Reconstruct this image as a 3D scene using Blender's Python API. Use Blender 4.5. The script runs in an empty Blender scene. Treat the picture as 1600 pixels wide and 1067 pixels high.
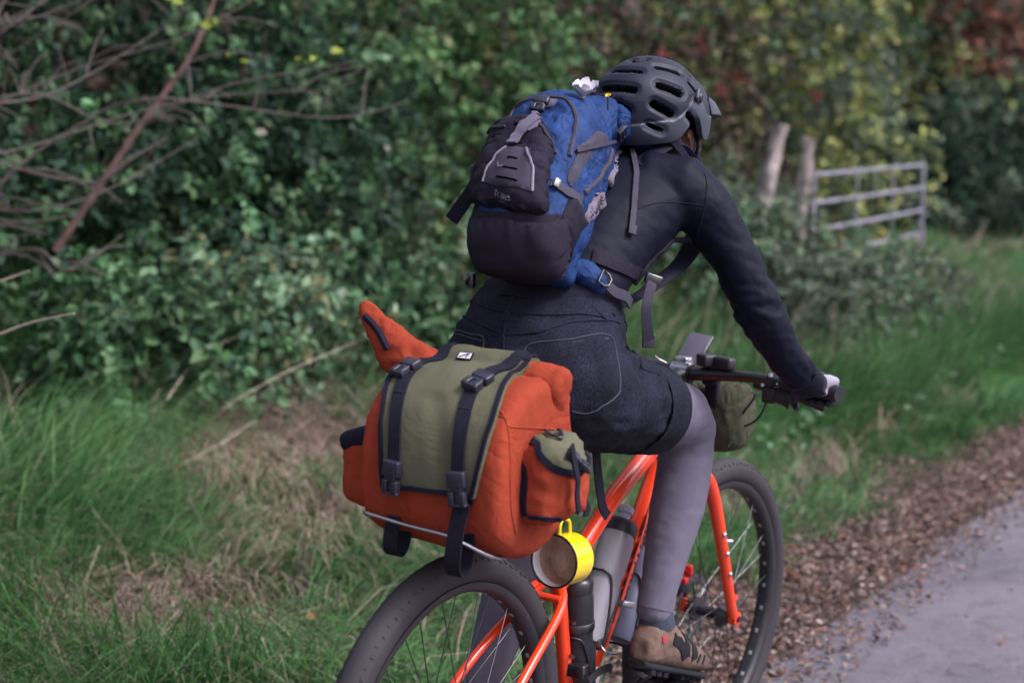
import bpy, bmesh, math, random
import numpy as np
from mathutils import Vector, Matrix
from mathutils.bvhtree import BVHTree
from mathutils.geometry import delaunay_2d_cdt
from mathutils import noise as mnoise
rad = math.radians
C = bpy.context.scene.collection
sc = bpy.context.scene

# ------------------------------------------------------------------ camera
CAM_H, PITCH = 1.4227, 0.10952
cam_d = bpy.data.cameras.new('camera'); cam = bpy.data.objects.new('camera', cam_d); C.objects.link(cam)
cam.location = (0, 0, CAM_H); cam.rotation_euler = (math.pi/2 - PITCH, 0, 0)
cam_d.sensor_width = 36; cam_d.lens = 36*2460.45/1600
cam_d.clip_start = 0.05; cam_d.clip_end = 600
cam_d.dof.use_dof = True; cam_d.dof.focus_distance = 3.0; cam_d.dof.aperture_fstop = 2.8
sc.camera = cam

# ------------------------------------------------------------------ sky, sun, exposure
SUN_EL, SUN_AZ = rad(50), rad(112)          # azimuth from +Y towards +X
world = bpy.data.worlds.new('World'); sc.world = world; world.use_nodes = True
nt = world.node_tree; nt.nodes.clear()
sky = nt.nodes.new('ShaderNodeTexSky'); sky.sky_type = 'NISHITA'; sky.sun_disc = False
sky.sun_elevation = SUN_EL; sky.sun_rotation = SUN_AZ; sky.dust_density = 4; sky.air_density = 1.2
hs = nt.nodes.new('ShaderNodeMix'); hs.data_type = 'RGBA'; hs.blend_type = 'MIX'
bw = nt.nodes.new('ShaderNodeRGBToBW')
tint = nt.nodes.new('ShaderNodeMix'); tint.data_type = 'RGBA'; tint.blend_type = 'MULTIPLY'; tint.inputs[0].default_value = 1
bg = nt.nodes.new('ShaderNodeBackground'); out = nt.nodes.new('ShaderNodeOutputWorld')
L = nt.links
L.new(sky.outputs[0], bw.inputs[0]); L.new(bw.outputs[0], tint.inputs[6]); tint.inputs[7].default_value = (1.0, .925, 1.17, 1)
L.new(sky.outputs[0], hs.inputs[6]); L.new(tint.outputs[2], hs.inputs[7]); hs.inputs[0].default_value = .72
L.new(hs.outputs[2], bg.inputs[0]); bg.inputs[1].default_value = .15; L.new(bg.outputs[0], out.inputs[0])
sun_d = bpy.data.lights.new('sun', 'SUN'); sun_d.energy = 1.5; sun_d.angle = rad(20); sun_d.color = (1, .95, .93)
sun = bpy.data.objects.new('sun', sun_d); C.objects.link(sun)
sv = Vector((math.sin(SUN_AZ)*math.cos(SUN_EL), math.cos(SUN_AZ)*math.cos(SUN_EL), math.sin(SUN_EL)))
sun.rotation_euler = sv.to_track_quat('Z', 'Y').to_euler(); sun.location = (4, -3, 9)
sc.view_settings.view_transform = 'Standard'; sc.view_settings.look = 'None'
sc.view_settings.exposure = 0.95; sc.view_settings.gamma = 1; sc.view_settings.use_curve_mapping = False

# ------------------------------------------------------------------ bicycle frame of reference: u forward, v left, w up
TH, XR, ZR, LEAN, WB = .566294, -.136676, 2.749474, .044915, 1.10135
U = Vector((math.sin(TH), math.cos(TH), 0))
V = Vector((-math.cos(TH)*math.cos(LEAN), math.sin(TH)*math.cos(LEAN), math.sin(LEAN)))
W = U.cross(V)
O = Vector((XR, ZR, 0))
BM = Matrix.Translation(O) @ Matrix((U, V, W)).transposed().to_4x4()

PTS = {
'plate': [(0.617,-0.03,0.512)],
'horn_edge': [(-0.0198,0.1896,1.1523),(-0.0208,0.1712,1.1403),(-0.0247,0.1476,1.12),(-0.0252,0.1323,1.0999)],
'flap_left': [(0.0074,0.0943,1.0744),(-0.0338,0.0956,1.0674),(-0.0841,0.0862,1.0468),(-0.1199,0.0662,1.0113),(-0.1415,0.0509,0.961),(-0.1455,0.0435,0.9129),(-0.1431,0.0418,0.8884)],
'flap_right': [(0.0346,-0.1276,1.0918),(-0.0036,-0.1225,1.0755),(-0.0727,-0.1447,1.0515),(-0.1121,-0.1579,1.0177),(-0.1359,-0.1579,0.9733),(-0.143,-0.1519,0.9311),(-0.1432,-0.1436,0.8946)],
'flap_bottom': [(-0.1449,-0.0238,0.8868),(-0.1421,-0.0871,0.8864)],
'tag': [(0.0191,0.0114,1.0994),(0.0188,-0.0267,1.0991),(0.0121,-0.0234,1.0937),(0.0144,0.0134,1.094)],
'strapL': [(0.013,0.0425,1.0932),(-0.0198,0.0602,1.0833),(-0.0695,0.0551,1.0667),(-0.1089,0.0415,1.0407),(-0.1412,0.0241,0.9976),(-0.1565,0.0136,0.9465),(-0.1544,0.0129,0.8878)],
'strapL_buckle': [(-0.0581,0.0637,1.0712),(-0.075,0.0674,1.0636)],
'strapL_ladder': [(-0.1577,0.0115,0.912),(-0.1544,0.0129,0.8878)],
'strapR': [(0.0178,-0.0978,1.0936),(-0.0235,-0.0871,1.0824),(-0.0731,-0.087,1.064),(-0.1152,-0.0975,1.0316),(-0.1414,-0.1071,0.983),(-0.1535,-0.1136,0.9323),(-0.1528,-0.1149,0.8932)],
'strapR_buckle': [(-0.065,-0.0892,1.0677),(-0.0827,-0.0859,1.0585)],
'strapR_ladder': [(-0.1542,-0.1175,0.9117),(-0.1523,-0.1191,0.8934)],
'hangL': [(-0.12,0.031,0.855),(-0.12,0.037,0.763)],
'hangR': [(-0.15,-0.121,0.885),(-0.15,-0.113,0.761)],
'seam_side': [(-0.0947,-0.1521,1.0359),(-0.108,-0.1766,1.0143),(-0.1118,-0.1865,0.9577),(-0.1046,-0.1866,0.8816),(-0.0796,-0.1832,0.8275)],
'seam_side2': [(-0.103,-0.1441,1.0274),(-0.1038,-0.1596,1.0274),(-0.1031,-0.1731,1.0238)],
'seam_yoke': [(-0.1055,-0.1788,1.0121),(-0.0424,-0.182,1.0026),(0.0842,-0.1804,0.9801)],
'pflap': [(-0.0319,-0.1651,0.9751),(0.0094,-0.1726,0.9801),(0.0314,-0.2064,0.9812),(0.0373,-0.2291,0.9733),(0.0385,-0.2337,0.9542),(0.0433,-0.2462,0.9361),(0.0038,-0.2552,0.9265),(-0.0391,-0.2502,0.935),(-0.0621,-0.2314,0.9478),(-0.0694,-0.2152,0.9681),(-0.037,-0.1798,0.9776)],
'pflap_edge': [(-0.0319,-0.1682,0.9793),(-0.0415,-0.1851,0.9787),(-0.071,-0.2171,0.9665),(-0.0627,-0.2331,0.9487),(-0.041,-0.2508,0.9366),(-0.0061,-0.2582,0.9308),(0.013,-0.2602,0.9421),(0.0357,-0.2471,0.9564)],
'gusset': [(-0.0371,-0.1646,0.9742),(-0.0704,-0.189,0.9299),(-0.0727,-0.1916,0.8765),(-0.0704,-0.196,0.8594)],
'gusset2': [(-0.0706,-0.2012,0.8592),(-0.066,-0.2281,0.8596),(-0.0352,-0.2445,0.8542)],
'pstrap': [(-0.058,-0.27,0.987),(-0.045,-0.27,0.954),(-0.032,-0.27,0.925),(-0.032,-0.27,0.898),(-0.023,-0.27,0.869)],
'pbuckle': [(-0.0187,-0.2547,0.9507),(-0.0072,-0.2555,0.9258)],
'dring': [(-0.0066,-0.1883,0.9897),(-0.0235,-0.2112,0.9865),(-0.0283,-0.229,0.9853),(-0.0101,-0.2231,0.9884),(0.0068,-0.2054,0.9912)],
'phang': [(0.036,-0.235,0.908),(0.05,-0.235,0.878),(0.068,-0.235,0.85),(0.054,-0.235,0.849)],
'loose': [(0.328,-0.1,0.912),(0.343,-0.1,0.848),(0.367,-0.1,0.781),(0.39,-0.1,0.756)],
'mug': [(0.107,-0.15,0.736)],
'bottom_comp': [(0.1101,0.053,1.3391),(0.1083,0.0549,1.3086),(0.1215,0.057,1.2673),(0.1326,0.0537,1.2474),(0.1971,0.0185,1.2274),(0.1904,-0.0708,1.2292),(0.1843,-0.0979,1.2434),(0.1673,-0.1194,1.2802),(0.183,-0.1209,1.331),(0.1458,-0.1262,1.3459),(0.1014,-0.1114,1.3361),(0.0847,-0.0347,1.3396)],
'front_pocket': [(0.2416,0.0912,1.4707),(0.262,0.0867,1.4982),(0.2437,0.0466,1.5057),(0.2419,0.001,1.5071),(0.2195,-0.0354,1.4892),(0.2009,-0.0587,1.4622),(0.1642,-0.0743,1.4286),(0.1283,-0.0927,1.3869),(0.1023,-0.1049,1.3513),(0.0898,-0.0442,1.3513),(0.1184,0.0516,1.3544),(0.1503,0.069,1.3885),(0.1846,0.0741,1.4285)],
'box_edge': [(0.1611,-0.124,1.3409),(0.1652,-0.1279,1.3184),(0.1864,-0.1099,1.2729),(0.1874,-0.0963,1.2396),(0.1968,-0.0672,1.2251),(0.199,0.0196,1.226),(0.1326,0.0554,1.2493),(0.1215,0.057,1.2673)],
'pocket_hemR': [(0.2004,-0.0246,1.5034),(0.1946,-0.0424,1.489),(0.1951,-0.0562,1.4735),(0.1954,-0.0627,1.4607),(0.1871,-0.0682,1.4532)],
'pocket_hemL': [(0.2202,0.0965,1.4841),(0.192,0.062,1.4948),(0.1902,0.0401,1.4977)],
'grey_panel': [(0.1471,0.0095,1.4625),(0.1494,-0.0405,1.461),(0.1186,-0.0664,1.4282),(0.0877,-0.0861,1.3871),(0.0822,-0.0339,1.3922),(0.0929,0.0204,1.3983),(0.1024,0.0233,1.4151),(0.124,0.0195,1.4403)],
'pipeL': [(0.1415,0.0058,1.4614),(0.1211,0.0176,1.4403),(0.1,0.0205,1.4175),(0.0914,0.0195,1.3995)],
'pipeR': [(0.1477,-0.0322,1.4606),(0.124,-0.0571,1.4412),(0.1146,-0.0685,1.4261),(0.0864,-0.0863,1.3883)],
'slit1': [(0.1161,-0.014,1.4439),(0.1213,-0.0309,1.4424)],
'slit2': [(0.1031,-0.0136,1.4269),(0.1024,-0.0436,1.4238)],
'slit3': [(0.0901,-0.0094,1.4099),(0.0863,-0.0547,1.4043)],
'logo': [(0.1025,-0.0058,1.4288)],
'text': [(0.085,-0.0032,1.3794),(0.0753,-0.0524,1.3743)],
'zip_arc': [(0.2671,0.0873,1.503),(0.307,0.0948,1.5299),(0.3051,0.0616,1.5487),(0.3134,0.033,1.5555),(0.3161,0.0009,1.554),(0.3076,-0.0284,1.5402),(0.2832,-0.0532,1.519),(0.2582,-0.0663,1.4944),(0.2279,-0.0786,1.4679),(0.2087,-0.0868,1.4486)],
'zip_low': [(0.4311,-0.0485,1.4606),(0.372,-0.0691,1.4284),(0.3099,-0.0847,1.4019),(0.2268,-0.1087,1.3842)],
'tab_top': [(0.305,0.0403,1.5503),(0.3047,-0.0006,1.5488),(0.2951,0.0056,1.5366),(0.2918,0.0146,1.5339),(0.2894,0.0343,1.5369)],
'tab_dot': [(0.3009,0.0194,1.5459)],
'tab_fold': [(0.1984,0.0152,1.5056),(0.2116,-0.0036,1.5134),(0.214,-0.0215,1.5094),(0.1922,-0.0272,1.4976),(0.1822,-0.0174,1.4902),(0.1774,0.0094,1.4881)],
'top_strap': [(0.221,-0.0102,1.5194),(0.1964,-0.0081,1.5016),(0.175,-0.0007,1.4804),(0.149,-0.0015,1.4629)],
'top_buckle': [(0.2863,0.0237,1.5311),(0.265,0.0213,1.5188)],
'comp_strap': [(0.1407,-0.0898,1.4023),(0.1585,-0.1087,1.3885),(0.1992,-0.1174,1.3702)],
'comp_buckle': [(0.1454,-0.0976,1.3982)],
'mesh_dark': [(0.2459,-0.0808,1.4543),(0.2942,-0.0851,1.4619),(0.2783,-0.087,1.4432),(0.2106,-0.1072,1.4152),(0.1837,-0.1067,1.396),(0.1813,-0.0995,1.4093),(0.2038,-0.0943,1.434)],
'wing': [(0.2346,-0.0818,1.4589),(0.3031,-0.0774,1.4875),(0.3447,-0.0671,1.4949),(0.4062,-0.0515,1.4811),(0.3139,-0.079,1.4689)],
'low_side': [(0.1783,-0.116,1.3785),(0.2093,-0.1161,1.3586),(0.2202,-0.11,1.3292),(0.1963,-0.1118,1.3048),(0.1534,-0.1221,1.2845),(0.1263,-0.1279,1.3331),(0.1453,-0.1203,1.3635)],
'load_strap': [(0.2337,-0.0824,1.4577),(0.2925,-0.0845,1.4665),(0.4652,-0.0331,1.4776)],
'load_buckle': [(0.4745,-0.037,1.494),(0.5048,-0.0231,1.4728)],
'pad_hi': [(0.5394,-0.0069,1.4617),(0.5332,-0.0062,1.4527),(0.4547,-0.0443,1.4242),(0.4559,-0.0363,1.4039),(0.41,-0.0575,1.3915),(0.4005,-0.0625,1.4111),(0.4737,-0.034,1.4341)],
'pad_hi_span': [(0.5386,-0.0061,1.4593),(0.4102,-0.058,1.394),(0.5332,-0.0062,1.4527),(0.4099,-0.0582,1.3937)],
'pad_lo': [(0.3392,-0.0801,1.3836),(0.3836,-0.0627,1.3724),(0.35,-0.0756,1.3532),(0.28,-0.0944,1.3323),(0.246,-0.102,1.3256),(0.2393,-0.1062,1.3458),(0.2903,-0.0908,1.3671)],
'pad_lo_span': [(0.3348,-0.08,1.3813),(0.249,-0.1016,1.3278),(0.388,-0.0606,1.3674),(0.2679,-0.0949,1.3256)],
'seam_sleeve': [(0.562,-0.1849,1.4237),(0.543,-0.2016,1.3875),(0.5347,-0.2,1.3442),(0.5479,-0.1853,1.2993)],
'seam_back': [(0.4003,-0.113,1.3483),(0.4594,-0.1429,1.3646),(0.5197,-0.1746,1.3641),(0.5343,-0.2019,1.3604)],
'wband': [(0.253,0.1334,1.1756),(0.1959,0.0577,1.1765),(0.1899,-0.0025,1.1729),(0.1999,-0.065,1.1756),(0.2317,-0.1136,1.18),(0.2813,-0.1467,1.1676)],
'wb_low': [(0.2317,0.1293,1.1663),(0.1889,0.0527,1.1655),(0.1762,-0.0048,1.1612),(0.1916,-0.0567,1.1684),(0.2259,-0.1048,1.182),(0.2943,-0.1479,1.1619)],
'yoke': [(0.149,0.0011,1.1228),(0.1609,-0.0635,1.133),(0.2033,-0.1086,1.1525),(0.2375,-0.1383,1.1561),(0.3065,-0.1515,1.147)],
'yokeL': [(0.2246,0.1413,1.1368),(0.1631,0.0627,1.1344),(0.1499,0.0018,1.1239)],
'centre': [(0.2086,0.0198,1.1885),(0.1702,0.0092,1.1532),(0.1519,0.0017,1.126),(0.124,-0.017,1.078)],
'pocketR': [(0.1312,-0.0679,1.0841),(0.1461,-0.0521,1.1088),(0.1831,-0.1179,1.1238),(0.2538,-0.1572,1.1296),(0.2643,-0.1706,1.0947),(0.2406,-0.1941,1.0446),(0.2314,-0.1961,1.0283),(0.1821,-0.1674,0.9959),(0.1621,-0.1404,0.9986)],
'pocketR2': [(0.1442,-0.0562,1.1036),(0.1788,-0.1207,1.1175),(0.2506,-0.1594,1.123)],
'pocketL': [(0.1943,0.1378,1.1134),(0.1569,0.0792,1.1154),(0.1481,0.0448,1.1137),(0.1246,0.0306,1.0785)],
'pocketL2': [(0.1857,0.1331,1.1073),(0.1536,0.0766,1.1088),(0.1448,0.0438,1.107)],
'sideseam': [(0.3414,-0.1419,1.148),(0.3863,-0.1403,1.0844),(0.3287,-0.191,1.064),(0.3941,-0.1945,1.0451)],
'loopC': [(0.2127,0.0212,1.1917),(0.1851,0.0124,1.1695),(0.1618,0.0062,1.1448)],
'loopR': [(0.2506,-0.1269,1.1822),(0.2537,-0.1392,1.169),(0.2632,-0.1478,1.1585)],
'pocketR_area': [(0.1292,-0.0681,1.0773),(0.1453,-0.0555,1.1057),(0.1809,-0.1193,1.1207),(0.2496,-0.1571,1.1264),(0.2574,-0.1704,1.0953),(0.2352,-0.1931,1.0451),(0.225,-0.1942,1.0312),(0.1817,-0.1674,0.9995),(0.1598,-0.1377,1.0009),(0.1363,-0.0973,1.022)],
'shorts_tag': [(0.4337,-0.1614,1.063),(0.4875,-0.1541,1.0465)],
'v1': [(0.5357,-0.0028,1.6179),(0.5405,-0.0446,1.6175)],
'v2': [(0.5765,-0.0637,1.6289),(0.616,-0.094,1.6188)],
'v3': [(0.5036,-0.0064,1.5828),(0.5089,-0.0493,1.5801)],
'v4': [(0.5459,-0.0872,1.5904),(0.5818,-0.1148,1.5762)],
'v5': [(0.5257,-0.0884,1.5537),(0.5565,-0.113,1.5354)],
'v6': [(0.4912,-0.0207,1.5497),(0.4952,-0.0461,1.5381)],
'v7': [(0.5183,-0.0807,1.5099),(0.5429,-0.0995,1.4998)],
'v8': [(0.5965,-0.1283,1.5345),(0.6223,-0.1322,1.5176)],
'v9': [(0.5744,-0.0169,1.6397),(0.589,-0.032,1.6431)],
'v10': [(0.6319,-0.1129,1.5984),(0.641,-0.1238,1.5787)],
'v11': [(0.6529,-0.0957,1.6181),(0.6754,-0.0965,1.6129)],
'screw': [(0.6245,-0.1266,1.5693)],
'hlogo': [(0.5552,-0.0204,1.6311),(0.5558,-0.0388,1.6288)],
'hang_load': [(0.6148,0.0191,1.4727),(0.5242,-0.0482,1.4489),(0.464,-0.0879,1.4133),(0.423,-0.1079,1.3718),(0.3923,-0.121,1.3308),(0.3805,-0.1256,1.3109)],
'hipbelt': [(0.2985,-0.0913,1.2663),(0.3259,-0.1244,1.2532),(0.3745,-0.1398,1.2362),(0.4217,-0.1304,1.229)],
'hipfin': [(0.2521,-0.0556,1.2326),(0.2735,-0.0723,1.2518),(0.2878,-0.0985,1.246),(0.2943,-0.1237,1.212),(0.2762,-0.1225,1.1965),(0.2574,-0.0902,1.2151)],
'hipstrap': [(0.2632,-0.0649,1.2446),(0.2695,-0.0921,1.2299),(0.2817,-0.1172,1.2123),(0.3042,-0.1325,1.1979),(0.339,-0.1346,1.1813)],
'dring2': [(0.2797,-0.1141,1.2157),(0.2882,-0.1233,1.2065)],
'harness': [(0.5657,-0.1642,1.286),(0.4991,-0.1398,1.2784),(0.4666,-0.1284,1.2522),(0.4387,-0.1264,1.2337),(0.4223,-0.1158,1.2099)],
'webhang': [(0.408,-0.165,1.222),(0.397,-0.165,1.207),(0.385,-0.165,1.171),(0.392,-0.165,1.134),(0.402,-0.165,1.105)],
'left_strap': [(0.14,0.064,1.392),(0.14,0.088,1.363),(0.14,0.118,1.324)],
'left_buckle': [(0.16,0.079,1.41)],
'hip_left': [(0.22,0.124,1.208)],
'hipband': [(0.2649,0.1204,1.1879),(0.226,0.0639,1.1955),(0.2173,-0.0258,1.2003),(0.2444,-0.0919,1.1983),(0.2923,-0.1332,1.1809),(0.348,-0.1254,1.1615)],
'flower': [(0.361,-0.02,1.558)],
'yflower': [(0.406,-0.05,1.562)],
'box_top': [(0.1101,0.0525,1.341),(0.0841,-0.0418,1.3378),(0.1011,-0.1117,1.3339),(0.1611,-0.124,1.3409)],
'lean_branch': [(-2.03,7.0,1.06),(-1.84,7.0,1.32),(-1.65,7.0,1.59),(-1.51,7.0,1.77),(-1.43,7.0,1.88),(-1.35,7.0,2.03),(-1.28,7.0,2.21)],
'lean_branch2': [(-1.79,6.9,1.36),(-1.66,6.9,1.46),(-1.5,6.9,1.55)],
}
def P(k):
    return [Vector(p) for p in PTS[k]]

# ------------------------------------------------------------------ materials
MATS = {}
def M(name, col, rough=.8, var=.15, scale=30, bump=0.0, bscale=None, metal=0, coat=0, col2=None, sheen=0, trans=0, alpha=1, weave=0, spec=.5, bdist=.002):
    m = bpy.data.materials.new(name); m.use_nodes = True; t = m.node_tree; b = t.nodes['Principled BSDF']; l = t.links
    tc = t.nodes.new('ShaderNodeTexCoord')
    n = t.nodes.new('ShaderNodeTexNoise'); n.inputs['Scale'].default_value = scale; n.inputs['Detail'].default_value = 6
    l.new(tc.outputs['Object'], n.inputs['Vector'])
    r = t.nodes.new('ShaderNodeValToRGB')
    c2 = col2 or tuple(c*(1-var) for c in col); c1 = tuple(min(1, c*(1+var*.7)) for c in col)
    r.color_ramp.elements[0].position = .3; r.color_ramp.elements[1].position = .72
    r.color_ramp.elements[0].color = (*c2, 1); r.color_ramp.elements[1].color = (*c1, 1)
    l.new(n.outputs[0], r.inputs[0]); l.new(r.outputs[0], b.inputs['Base Color'])
    b.inputs['Roughness'].default_value = rough; b.inputs['Metallic'].default_value = metal
    b.inputs['Specular IOR Level'].default_value = spec
    if coat: b.inputs['Coat Weight'].default_value = coat; b.inputs['Coat Roughness'].default_value = .12
    if sheen: b.inputs['Sheen Weight'].default_value = sheen; b.inputs['Sheen Roughness'].default_value = .5
    if trans: b.inputs['Transmission Weight'].default_value = trans
    if alpha < 1: b.inputs['Alpha'].default_value = alpha
    last = None
    if bump:
        n2 = t.nodes.new('ShaderNodeTexNoise'); n2.inputs['Scale'].default_value = bscale or scale*3; n2.inputs['Detail'].default_value = 4
        l.new(tc.outputs['Object'], n2.inputs['Vector'])
        bp = t.nodes.new('ShaderNodeBump'); bp.inputs['Strength'].default_value = bump; bp.inputs['Distance'].default_value = bdist
        l.new(n2.outputs[0], bp.inputs['Height']); last = bp
    if weave:
        wv = t.nodes.new('ShaderNodeTexWave'); wv.inputs['Scale'].default_value = weave; wv.inputs['Distortion'].default_value = .4
        wv.bands_direction = 'DIAGONAL'
        l.new(tc.outputs['Object'], wv.inputs['Vector'])
        bp = t.nodes.new('ShaderNodeBump'); bp.inputs['Strength'].default_value = .35; bp.inputs['Distance'].default_value = .001
        l.new(wv.outputs[0], bp.inputs['Height'])
        if last: l.new(last.outputs[0], bp.inputs['Normal'])
        last = bp
    if last: l.new(last.outputs[0], b.inputs['Normal'])
    MATS[name] = m
    return m
def leafmat(name, rough=.7, transl=.25, nscale=6):
    m = bpy.data.materials.new(name); m.use_nodes = True; t = m.node_tree; b = t.nodes['Principled BSDF']; l = t.links
    a = t.nodes.new('ShaderNodeAttribute'); a.attribute_name = 'tint'
    g = t.nodes.new('ShaderNodeNewGeometry')
    n = t.nodes.new('ShaderNodeTexNoise'); n.inputs['Scale'].default_value = nscale; n.inputs['Detail'].default_value = 4
    l.new(g.outputs['Position'], n.inputs['Vector'])
    mr = t.nodes.new('ShaderNodeMapRange'); mr.inputs[3].default_value = .62; mr.inputs[4].default_value = 1.35
    l.new(n.outputs[0], mr.inputs[0])
    mx = t.nodes.new('ShaderNodeMix'); mx.data_type = 'RGBA'; mx.blend_type = 'MULTIPLY'; mx.inputs[0].default_value = 1
    l.new(a.outputs['Color'], mx.inputs[6]); l.new(mr.outputs[0], mx.inputs[7])
    l.new(mx.outputs[2], b.inputs['Base Color']); b.inputs['Roughness'].default_value = rough
    b.inputs['Specular IOR Level'].default_value = .22
    tr = t.nodes.new('ShaderNodeBsdfTranslucent'); l.new(mx.outputs[2], tr.inputs[0])
    ms = t.nodes.new('ShaderNodeMixShader'); ms.inputs[0].default_value = transl
    l.new(b.outputs[0], ms.inputs[1]); l.new(tr.outputs[0], ms.inputs[2]); l.new(ms.outputs[0], t.nodes['Material Output'].inputs[0])
    return m

# ------------------------------------------------------------------ mesh helpers (every shape is a (verts, faces) pair)
def frames(pts, closed=False):
    pts = [Vector(p) for p in pts]; n = len(pts); T = []
    for i in range(n):
        a = pts[(i-1) % n] if (closed or i > 0) else pts[0]
        b = pts[(i+1) % n] if (closed or i < n-1) else pts[-1]
        d = b-a; T.append(d.normalized() if d.length > 1e-9 else Vector((0, 0, 1)))
    r = Vector((0, 0, 1)) if abs(T[0].z) < .9 else Vector((1, 0, 0))
    N = []
    for i in range(n):
        r = (r - T[i]*r.dot(T[i])).normalized(); N.append(r.copy())
    return pts, T, N
def spline(pts, k=8, closed=False):
    pts = [Vector(p) for p in pts]; n = len(pts); o = []
    if n < 3: 
        return [pts[0].lerp(pts[1], i/k) for i in range(k+1)]
    rng = n if closed else n-1
    for i in range(rng):
        g = lambda j: pts[j % n] if closed else pts[min(max(j, 0), n-1)]
        p0, p1, p2, p3 = g(i-1), g(i), g(i+1), g(i+2)
        for s in range(k):
            t = s/k
            o.append(.5*((2*p1)+(p2-p0)*t+(2*p0-5*p1+4*p2-p3)*t*t+(3*p1-p0-3*p2+p3)*t**3))
    if not closed: o.append(pts[-1])
    return o
def tube(pts, r, n=12, closed=False, cap=True, flat=1.0, side=None):
    pts, T, N = frames(pts, closed); m = len(pts); vs = []; fs = []
    rr = r if hasattr(r, '__len__') else [r]*m
    if len(rr) != m: rr = list(np.interp(np.linspace(0, 1, m), np.linspace(0, 1, len(rr)), rr))
    for i in range(m):
        a = N[i]
        if side is not None: a = (Vector(side)-T[i]*Vector(side).dot(T[i])).normalized()
        b = T[i].cross(a)
        for j in range(n):
            t = 2*math.pi*j/n
            vs.append(pts[i]+a*(rr[i]*math.cos(t))+b*(rr[i]*flat*math.sin(t)))
    for i in range(m if closed else m-1):
        k = (i+1) % m
        for j in range(n): fs.append((i*n+j, i*n+(j+1) % n, k*n+(j+1) % n, k*n+j))
    if cap and not closed:
        fs.append(tuple(range(n-1, -1, -1))); fs.append(tuple((m-1)*n+j for j in range(n)))
    return vs, fs
def loft(rings, cap=True):
    n = len(rings[0]); vs = [Vector(p) for r in rings for p in r]; fs = []
    for i in range(len(rings)-1):
        for j in range(n): fs.append((i*n+j, i*n+(j+1) % n, (i+1)*n+(j+1) % n, (i+1)*n+j))
    if cap:
        fs.append(tuple(range(n-1, -1, -1))); fs.append(tuple((len(rings)-1)*n+j for j in range(n)))
    return vs, fs
def ring(c, X, Y, hx, hy, n=28, p=2.0):
    c, X, Y = Vector(c), Vector(X).normalized(), Vector(Y).normalized(); o = []
    for j in range(n):
        t = 2*math.pi*j/n; ct, st = math.cos(t), math.sin(t)
        o.append(c+X*(hx*math.copysign(abs(ct)**(2/p), ct))+Y*(hy*math.copysign(abs(st)**(2/p), st)))
    return o
def limb(stations, n=20, p=2.0):
    """stations: (centre, radius across, radius along second axis)"""
    pts = [Vector(s[0]) for s in stations]
    pts, T, N = frames(pts); rs = []
    for i, s in enumerate(stations):
        a = (Vector((0, 1, 0))-T[i]*T[i].y).normalized(); b = T[i].cross(a)
        rs.append(ring(pts[i], a, b, s[1], s[2] if len(s) > 2 else s[1], n, p))
    e0 = [q*.02+pts[0]*.98-T[0]*stations[0][1]*.5 for q in rs[0]]; e1 = [q*.02+pts[-1]*.98+T[-1]*stations[-1][1]*.5 for q in rs[-1]]
    f0 = [q*.7+pts[0]*.3-T[0]*stations[0][1]*.35 for q in rs[0]]; f1 = [q*.7+pts[-1]*.3+T[-1]*stations[-1][1]*.35 for q in rs[-1]]
    return loft([e0, f0]+rs+[f1, e1])
def rbox(c, h, bev=.004, X=(1, 0, 0), Y=(0, 1, 0), seg=2):
    X = Vector(X).normalized(); Y = Vector(Y); Y = (Y-X*X.dot(Y)).normalized(); Z = X.cross(Y)
    bm = bmesh.new(); bmesh.ops.create_cube(bm, size=2)
    for v in bm.verts: v.co = Vector((v.co.x*h[0], v.co.y*h[1], v.co.z*h[2]))
    if bev: bmesh.ops.bevel(bm, geom=list(bm.edges), offset=min(bev, min(h)*.95), segments=seg, affect='EDGES', profile=.5)
    c = Vector(c)
    bm.verts.index_update()
    vs = [c+X*v.co.x+Y*v.co.y+Z*v.co.z for v in bm.verts]; fs = [tuple(v.index for v in f.verts) for f in bm.faces]
    bm.free(); return vs, fs
def lathe(prof, o, ax, n=24, cap=True):
    """prof: (radius, distance along axis)"""
    o, ax = Vector(o), Vector(ax).normalized()
    a = ax.orthogonal().normalized(); b = ax.cross(a)
    return loft([[o+ax*d+(a*math.cos(2*math.pi*j/n)+b*math.sin(2*math.pi*j/n))*max(r, 1e-4) for j in range(n)] for r, d in prof], cap)
def join(*gs):
    vs, fs = [], []
    for g in gs:
        k = len(vs); vs += list(g[0]); fs += [tuple(i+k for i in f) for f in g[1]]
    return vs, fs
def mirror(g):
    return [Vector((p[0], -p[1], p[2])) for p in g[0]], [tuple(reversed(f)) for f in g[1]]
def fuse(g, voxel=.006, smooth=6, fac=.5):
    """one continuous surface out of overlapping closed shapes"""
    me = bpy.data.meshes.new('tmp'); me.from_pydata([tuple(v) for v in g[0]], [], g[1])
    ob = bpy.data.objects.new('tmp', me); C.objects.link(ob)
    r = ob.modifiers.new('r', 'REMESH'); r.mode = 'VOXEL'; r.voxel_size = voxel
    if smooth: s = ob.modifiers.new('s', 'SMOOTH'); s.iterations = smooth; s.factor = fac
    dg = bpy.context.evaluated_depsgraph_get(); e = bpy.data.meshes.new_from_object(ob.evaluated_get(dg))
    vs = [v.co.copy() for v in e.vertices]; fs = [tuple(p.vertices) for p in e.polygons]
    bpy.data.objects.remove(ob); bpy.data.meshes.remove(me); bpy.data.meshes.remove(e)
    return vs, fs
def normals(g):
    vs = np.array([tuple(v) for v in g[0]]); N = np.zeros_like(vs)
    for f in g[1]:
        a, b, c = vs[f[0]], vs[f[1]], vs[f[2]]; nn = np.cross(b-a, c-a)
        for i in f: N[i] += nn
    return N/np.maximum(np.linalg.norm(N, axis=1, keepdims=True), 1e-12)
def displace(g, fn):
    N = normals(g)
    return [Vector(v)+Vector(n)*fn(v) for v, n in zip(g[0], N)], g[1]
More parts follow.
